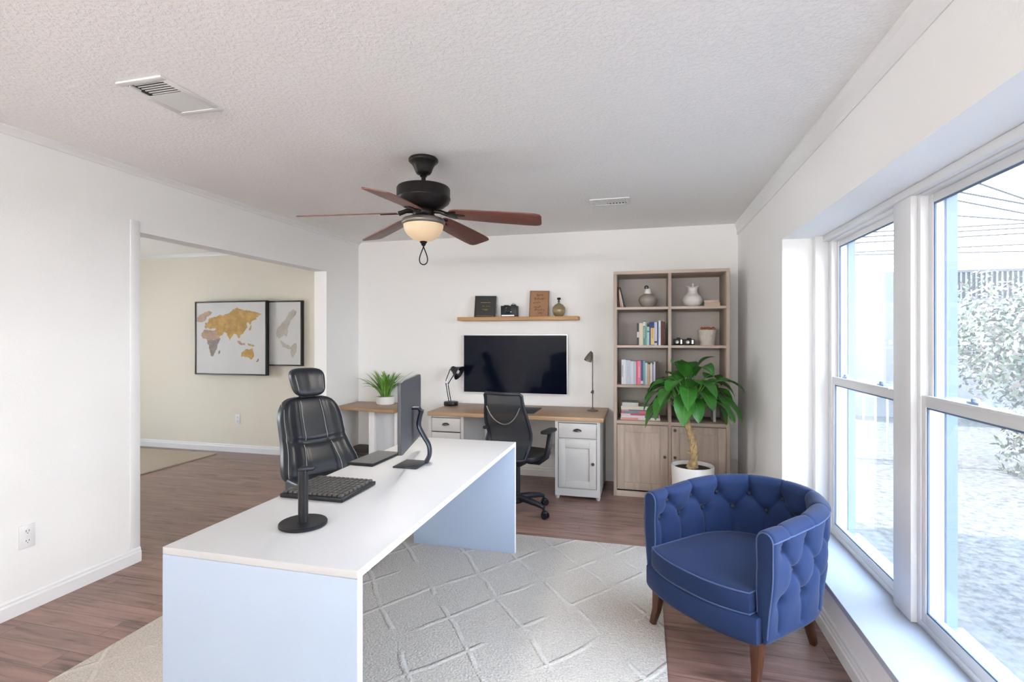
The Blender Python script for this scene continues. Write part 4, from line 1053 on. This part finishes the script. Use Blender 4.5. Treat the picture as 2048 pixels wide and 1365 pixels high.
# ------------------------------------------------------------------ ceiling fan
c0 = at(847, 300, 3.04)
t = thing('ceiling_fan', 'five-bladed ceiling fan with dark bronze motor and lit glass bowl', 'ceiling fan', (c0.x, c0.y, ZC))
L0 = lambda z: z-ZC
MB().lathe([(0,0),(.080,0),(.086,-.006),(.087,-.018),(.080,-.026),(.068,-.036),(.056,-.058),(.047,-.082),(.040,-.092),(.02,-.100),(0,-.100)], n=48).build('canopy', M['bronze'], t, smooth=True, angle=60)
MB().lathe([(0,-.09),(.019,-.098),(.021,-.108),(.013,-.112),(.013,-.150),(.019,-.156),(.020,-.172),(0,-.172)], n=24).build('downrod', M['bronze'], t, smooth=True, angle=60)
MB().lathe([(0,-.168),(.13,-.168),(.150,-.173),(.156,-.182),(.156,-.232),(.159,-.236),(.159,-.242),(.156,-.246),(.150,-.262),(.120,-.285),(.085,-.300),(.055,-.304),(0,-.304)], n=64).build('motor_housing', M['bronze'], t, smooth=True, angle=50)
MB().lathe([(0,-.300),(.060,-.302),(.064,-.312),(.064,-.330),(.058,-.340),(.070,-.352),(.088,-.358),(0,-.358)], n=40).build('switch_housing', M['bronze'], t, smooth=True, angle=50)
MB().lathe([(0,-.352),(.098,-.352),(.120,-.360),(.127,-.372),(.127,-.384),(.121,-.392),(.117,-.394),(0,-.394)], n=56).build('fitter_rim', M['pewter'], t, smooth=True, angle=50)
MB().lathe([(.117*math.cos(a), -.392-.100*math.sin(a)) for a in [PI/2*i/14 for i in range(15)]][::-1], n=56).build('glass_bowl', M['bowl'], t, smooth=True, angle=80)
MB().lathe([(0,-.484),(.020,-.488),(.022,-.495),(.015,-.503),(.012,-.512),(.006,-.518),(0,-.519)], n=24).build('finial', M['bronze'], t, smooth=True)
lp_ = []
for i in range(30):
    a = 2*PI*i/30; u = (1-math.cos(a))/2; lp_.append((.031*math.sin(a)*(u**.9)*1.15*math.cos(TH), .031*math.sin(a)*(u**.9)*1.15*math.sin(TH), -.517-.110*u))
MB().tube(lp_, .0034, 8, close=True).build('pull_loop', M['bronze'], t, smooth=True)
fwd = Vector((-math.sin(TH), math.cos(TH), 0)); rgt = Vector((math.cos(TH), math.sin(TH), 0))
def blade_outline():
    o = []
    for x, w_ in ((.155,.030),(.165,.048),(.20,.061),(.30,.068),(.45,.075),(.60,.078),(.665,.076),(.690,.066),(.699,.045)): o.append((x, w_))
    return [(x, w_) for x, w_ in o] + [(x, -w_) for x, w_ in o[::-1]]
for phi in (96, 26, -41, -104, -171):
    a = math.radians(phi); d = fwd*math.cos(a)+rgt*math.sin(a); yaw = math.atan2(d.y, d.x)
    R = Matrix.Translation((0, 0, -.318)) @ Matrix.Rotation(yaw, 4, 'Z') @ Matrix.Rotation(math.radians(5.2), 4, 'Y') 
    R2 = R @ Matrix.Rotation(math.radians(-12.5), 4, 'X')
    b_ = MB().prism(blade_outline(), lambda p, h: (p[0], p[1], h), -.003, .003).build('blade', M['blade'], t, tf=R2, bevel=.001)
    ir = MB().tube([(.05, 0, .012), (.10, 0, .010), (.145, 0, -.004)], [.012,.010,.011], 8, flat=1.3)
    ir.prism([(.13, .012), (.15, .035), (.185, .048), (.20, .040), (.19, .012), (.235, .010), (.25, 0), (.235, -.010), (.19, -.012), (.20, -.040), (.185, -.048), (.15, -.035), (.13, -.012)], lambda p, h: (p[0], p[1], h), -.0085, -.0032)
    ir.build('blade_iron', M['bronze'], t, tf=R2, bevel=.0008)

ld = bpy.data.lights.new('fan_lamp', 'SPOT'); ld.energy = 22; ld.color = (1, .92, .82); ld.shadow_soft_size = .09; ld.spot_size = math.radians(168); ld.spot_blend = 1
lo_ = bpy.data.objects.new('fan_lamp', ld); C.objects.link(lo_); lo_.parent = t; lo_.location = (0, 0, -.65)

# ------------------------------------------------------------------ ceiling vents
def vent(label, x0, x1, y0, y1, along, louvres):
    cx, cy = (x0+x1)/2, (y0+y1)/2; t = thing('ceiling_vent', label, 'vent', (cx, cy, ZC), 0, 'ceiling vents')
    a, b_ = (x1-x0)/2, (y1-y0)/2; r_ = .028
    MB().box(-a, a, -b_, -b_+r_, -.008, 0).box(-a, a, b_-r_, b_, -.008, 0).box(-a, -a+r_, -b_+r_, b_-r_, -.008, 0).box(a-r_, a, -b_+r_, b_-r_, -.008, 0).build('frame', M['vent'], t, bevel=.002)
    MB().box(-a+r_, a-r_, -b_+r_, b_-r_, -.0015, 0).build('duct_opening', M['vent_dark'], t)
    mb = MB(); n = louvres
    for i in range(n):
        if along == 'x':
            yy = -b_+r_+(2*b_-2*r_)*(i+.5)/n; open_ = i < n*.33; w_ = (2*b_-2*r_)/n*(.18 if open_ else .50); mb.box(-a+r_+(.03 if open_ else 0), a-r_, yy-w_, yy+w_, -.0055, -.0025 if open_ else -.0045)
        else:
            xx = -a+r_+(2*a-2*r_)*(i+.5)/n; open_ = i > n*.33; w_ = (2*a-2*r_)/n*(.30 if open_ else .50); mb.box(xx-w_, xx+w_, -b_+r_, b_-r_, -.0055, -.0045)
    if along != 'x': mb.box(-a+r_, a-r_, -b_+r_, b_-r_-.05, -.0062, -.005)
    mb.build('louvre', M['vent'], t)
    MB().box(-a+r_+.012, -a+r_+.017, -b_+r_, -b_+r_+.05, -.012, -.002).build('damper_lever', M['vent'], t)
vent('rectangular white ceiling vent with partly open louvres, nearest at the upper left', -2.118, -1.884, 1.655, 1.975, 'x', 16)
vent('small white ceiling vent near the back wall to the right of the fan', -.405, -.105, 3.965, 4.165, 'y', 10)

# ------------------------------------------------------------------ outlets
def outlet(label, loc, rotz):
    t = thing('wall_outlet', label, 'outlet', loc, rotz)
    MB().box(-.036, .036, -.006, 0, -.060, .060).build('cover_plate', M['plate'], t, bevel=.003)
    for s_ in (-1, 1):
        r_ = MB().lathe([(0,0),(.0165,0),(.016,.002),(0,.002)], n=24, sy=.85).build('receptacle', M['plate'], t, tf=Matrix.Translation((0, -.006, s_*.025)) @ Matrix.Rotation(PI/2, 4, 'X'), smooth=True)
        MB().box(-.008, -.0055, -.0086, -.0078, s_*.025-.001, s_*.025+.008).box(.0055, .008, -.0086, -.0078, s_*.025-.001, s_*.025+.008).box(-.002, .002, -.0086, -.0078, s_*.025-.010, s_*.025-.006).build('slot', M['slot'], r_)
    MB().lathe([(0,0),(.003,0),(.003,.001),(0,.001)], n=10).build('screw', M['silver'], t, tf=Matrix.Translation((0, -.006, 0)) @ Matrix.Rotation(PI/2, 4, 'X'))
outlet('white duplex outlet low on the left wall, nearest the camera', (XL, 1.955, .385), PI/2)
xo = tx(476, YO)
outlet('white outlet on the adjoining room wall below the map pictures', (xo, YO, .405), 0)

# ------------------------------------------------------------------ map pictures
def map_picture(label, x0, x1, z0, z1, yfront, depth, shapes, crop):
    t = thing('map_picture', label, 'picture', ((x0+x1)/2, yfront+depth, (z0+z1)/2))
    a, h = (x1-x0)/2, (z1-z0)/2; r_ = .016; f_ = -depth
    MB().box(-a, -a+r_, f_, 0, -h, h).box(a-r_, a, f_, 0, -h, h).box(-a+r_, a-r_, f_, 0, -h, -h+r_).box(-a+r_, a-r_, f_, 0, h-r_, h).build('frame', M['frame_black'], t, bevel=.001)
    MB().box(-a+r_, a-r_, f_+.008, -.004, -h+r_, h-r_).build('print', M['canvas'], t)
    cx0, cx1, cz0, cz1 = crop; rnd = random.Random(11)
    for nm, poly, m_ in shapes:
        P = [(-a+(x-cx0)/(cx1-cx0)*2*a, h-(y-cz0)/(cz1-cz0)*2*h) for x, y in poly]; Q = []
        for i in range(len(P)):
            p, q = P[i], P[(i+1) % len(P)]; L_ = math.hypot(q[0]-p[0], q[1]-p[1]); n_ = max(1, int(L_/.014))
            for k in range(n_):
                j = 0 if k == 0 else min(.006, L_*.16); Q.append((p[0]+(q[0]-p[0])*k/n_+rnd.uniform(-j, j), p[1]+(q[1]-p[1])*k/n_+rnd.uniform(-j, j)))
        mb = MB(); mb.prism(Q, lambda p, hh: (p[0], hh, p[1]), f_+.0068, f_+.0085); mb.build(nm, m_, t)
    return t
ochre = mat('ochre land', (.52, .33, .12), .8, var=.22, vscale=14); tanm = mat('rose tan land', (.46, .33, .25), .8, var=.2, vscale=12); grym = mat('grey land', (.30, .26, .24), .8, var=.25, vscale=12); palem = mat('faded land', (.50, .465, .41), .8, var=.12, vscale=14)
EA = [(395,545),(400,528),(420,522),(440,516),(452,508),(470,514),(482,505),(500,500),(515,485),(540,472),(556,482),(580,488),(600,490),(620,494),(655,508),(640,518),(628,524),(632,534),(618,536),(606,545),(600,560),(592,545),(582,556),(590,572),(575,590),(568,604),(555,610),(548,628),(541,622),(535,608),(522,604),(512,622),(504,640),(496,622),(486,600),(474,596),(470,606),(452,620),(444,612),(438,596),(424,588),(436,580),(420,574),(404,580),(392,572),(384,578),(378,566),(388,556)]
AF = [(364,600),(376,584),(400,586),(418,590),(432,590),(444,610),(454,624),(446,632),(392,636),(384,628),(370,628),(362,614)]
AF2 = [(392,636),(446,632),(458,626),(448,650),(442,662),(440,682),(430,700),(420,720),(412,718),(406,700),(402,680),(400,662),(392,650)]
SC = [(340,540),(343,520),(356,506),(376,496),(400,488),(416,496),(406,510),(388,520),(384,534),(368,546),(352,544)]
AU = [(557,718),(558,698),(572,690),(584,680),(594,684),(602,680),(612,676),(618,704),(616,722),(604,734),(590,722),(572,718)]
IS1 = [(538,640),(550,640),(562,652),(574,650),(576,662),(560,662),(546,654)]; IS2 = [(588,652),(604,656),(622,662),(614,670),(596,664)]
NZ_ = [(626,746),(636,728),(642,730),(638,744)]; MG_ = [(446,708),(448,692),(455,688),(454,704)]; JP = [(594,586),(600,570),(605,560),(606,574),(600,588)]
UK = [(380,556),(384,546),(392,552),(388,562)]
map_picture('large black-framed world map with ochre continents in the adjoining room', -5.385, -4.345, .955, 1.852, 5.20, .05,
  [('eurasia', EA, ochre), ('north_africa', AF, tanm), ('south_africa', AF2, grym), ('northern_isles', SC, tanm), ('australia', AU, ochre), ('islands', IS1, tanm), ('islands', IS2, ochre), ('islands', NZ_, grym), ('islands', MG_, grym), ('islands', JP, ochre), ('islands', UK, grym)], (332, 678, 440, 812))
PA = [(706,600),(712,578),(730,560),(742,542),(760,532),(770,512),(778,494),(800,478),(820,484),(818,502),(800,522),(788,534),(784,552),(774,570),(772,596),(766,616),(750,606),(738,618),(722,628),(710,616)]
PB_ = [(728,636),(744,644),(758,654),(778,662),(788,674),(790,682),(768,678),(744,668)]; PAU = [(790,668),(806,654),(822,650),(822,690),(812,708),(802,726),(794,718),(788,692)]
map_picture('narrow pale world map in a black frame, partly behind the large map', -4.385, -3.90, 1.072, 1.847, 5.252, .046, [('continent', PA, palem), ('islands', PB_, palem), ('australia', PAU, palem)], (655, 852, 432, 768))

# ------------------------------------------------------------------ outdoors
GZ = -.2
def ground_mat():
    m = mat('bleached gravel lawn', (.20, .195, .18), .9, spec=.1); n = m.node_tree.nodes; L = m.node_tree.links; b = n['Principled BSDF']
    tc = n.new('ShaderNodeTexCoord'); no = n.new('ShaderNodeTexNoise'); no.inputs['Scale'].default_value = 16; no.inputs['Detail'].default_value = 9; no.inputs['Roughness'].default_value = .75
    L.new(tc.outputs['Object'], no.inputs['Vector']); r = n.new('ShaderNodeValToRGB'); e = r.color_ramp.elements
    e[0].position = .36; e[0].color = (.035, .034, .030, 1); e[1].position = .60; e[1].color = (.105, .102, .096, 1)
    L.new(no.outputs[0], r.inputs[0]); L.new(r.outputs[0], b.inputs['Base Color'])
    return m
g_ = MB(); g_.box(XR+.34, 40, -12, 40, GZ-.2, GZ).build('ground', ground_mat())
bpy.data.objects['ground']['kind'] = 'structure'
struct(MB().box(-6, 4, -6.2, -6.0, GZ, 4.2).build('wall_sky_blocker', mat('sky blocker beige', (.5, .47, .43), .9)))  # unseen wall added to hide the sky from the rear window
white_st = mat('white stucco', (.125, .125, .13), .85, bump=.2, bscale=20)
tag(MB().box(3.2, 24, 12.0, 12.25, GZ, 2.14).build('garden_wall', white_st), 'long pale stucco wall at the far end of the garden', 'wall')
t = thing('slatted_screen', 'grey slatted screen along the top of the far garden wall', 'screen', (15.2, 12.1, 2.14))
MB().box(-9.35, 9, -.02, .02, .0, .04).box(-9.35, 9, -.02, .02, .56, .61).build('rail', mat('grey screen metal', (.04, .041, .043), .6), t)
MB().box(-9.34, 8.99, .013, .019, .04, .56).build('backing_panel', mat('dark screen panel', (.022, .023, .025), .7), t)
sm = MB()
for i in range(150): sm.box(-9.3+.085*i, -9.3+.085*i+.03, -.012, .012, .04, .56)
sm.build('slats', mat('grey slats', (.10, .10, .10), .7), t)
tag(MB().box(3.2, 5.82, 12.0, 12.25, 2.14, 2.74).build('siding_panel', mat('pale blue siding', (.095, .105, .118), .7)), 'pale blue grey band of siding on the far wall seen through the left window', 'siding')
t = thing('metal_railing', 'white metal railing in the garden seen through the left window', 'railing', (3.0, 7.8, GZ))
wm = mat('white railing', (.2, .2, .2), .5)
MB().box(-.9, .75, -.02, .02, .82, .86).box(-.9, .75, -.02, .02, .06, .09).build('rail', wm, t)
for i in range(12):
    MB().box(-.88+.14*i, -.86+.14*i, -.011, .011, 0 if i % 5 == 0 else .09, .82).build('baluster', wm, t)
# shrub
def shrub(label, cx, cy, R, Hh, n, seed, cols):
    t = thing('shrub', label, 'shrub', (cx, cy, GZ)); rnd = random.Random(seed); mb = MB(); mc = MB()
    lumps = [(rnd.uniform(-R, R)*.75, rnd.uniform(-R, R)*.6, rnd.uniform(.08, .84)*Hh, rnd.uniform(.28, .5)*R) for _ in range(24)]
    for i in range(n):
        lx, ly, lz, lr = rnd.choice(lumps); v = Vector((rnd.gauss(0,1), rnd.gauss(0,1), rnd.gauss(0,1))).normalized()
        p = Vector((lx, ly, lz)) + v*lr*rnd.uniform(.75, 1.08); p.z = max(.03, p.z)
        s_ = rnd.uniform(.022, .05); a = Vector((rnd.gauss(0,1), rnd.gauss(0,1), rnd.gauss(0,1))).normalized(); b_ = a.cross(v + a*.3).normalized()
        (mb if rnd.random() < .72 else mc).add([p-a*s_, p-b_*s_*.5, p+a*s_, p+b_*s_*.5], [(0,1,2,3)])
    mb.build('foliage', cols[0], t); mc.build('blossom', cols[1], t)
    st = MB()
    for i in range(9): a = rnd.uniform(0, 2*PI); st.tube([(.1*math.cos(a), .1*math.sin(a), 0), (.4*R*math.cos(a), .4*R*math.sin(a), .45*Hh), (.7*R*math.cos(a), .6*R*math.sin(a), .8*Hh)], [.03,.02,.008], 6)
    st.build('stem', M['bark'], t)
gl = mat('sunlit shrub leaf', (.075, .09, .055), .7, var=.4, vscale=3); pk_ = mat('pale pink blossom', (.17, .14, .125), .8, var=.3, vscale=5)
shrub('tall pale green flowering shrub outside the right-hand window', 5.25, 7.35, 1.6, 2.15, 19000, 1, (gl, pk_))
shrub('bushy green shrub further along the garden, right of the flowering one', 8.4, 7.6, 1.4, 1.9, 6000, 2, (gl, pk_))
gr = MB(); rnd = random.Random(8)
for i in range(2500):
    x, y = rnd.uniform(3.6, 7.5), 5.95+rnd.gauss(0, .10); h = rnd.uniform(.03, .09); gr.add([(x, y, GZ), (x+.012, y, GZ), (x+rnd.uniform(-.02,.03), y+rnd.uniform(-.02,.02), GZ+h)], [(0,1,2)])
tag(gr.build('grass_strip', mat('lime grass', (.07, .11, .03), .8)), 'strip of short lime grass at the foot of the shrubs', 'grass', kind='stuff')
# overhead wires
for i, (p, q, dd) in enumerate([((1949,364),(2048,398),13), ((1911,383),(2048,408),13), ((1881,395),(2048,427),14), ((1856,428),(2048,441),15), ((1856,458),(2048,447),16), ((1856,467),(2048,456),16), ((1856,478),(2048,467),16), ((1856,498),(2048,489),17), ((1856,507),(2048,503),17)]):
    a = at(p[0], p[1], dd); b_ = at(q[0], q[1], dd); v = b_-a; a2, b2 = a-v*(1.6 if i < 3 else 2.0), b_+v*3
    n_ = 14; P = [a2.lerp(b2, k/(n_-1)) for k in range(n_)]; o = P[0].copy(); base = thing
    mb = MB(); mb.tube([x-o for x in P], .024, 6); ob = mb.build('power_line', M['wire'] if 'wire' in M else M.setdefault('wire', mat('grey wire', (.045,.045,.045), .8, spec=.1)), None, o)
    tag(ob, ['uppermost overhead wire, slanting steeply at the top right of the sky', 'second overhead wire from the top, slanting down to the right', 'third overhead wire from the top, slanting down to the right', 'fourth overhead wire from the top, only slightly slanting', 'upper of three close overhead wires in the middle of the sky', 'middle of three close overhead wires in the middle of the sky', 'lowest of three close overhead wires in the middle of the sky', 'second overhead wire from the bottom, above the slatted screen', 'lowest overhead wire just above the slatted screen'][i], 'wire', 'overhead wires')
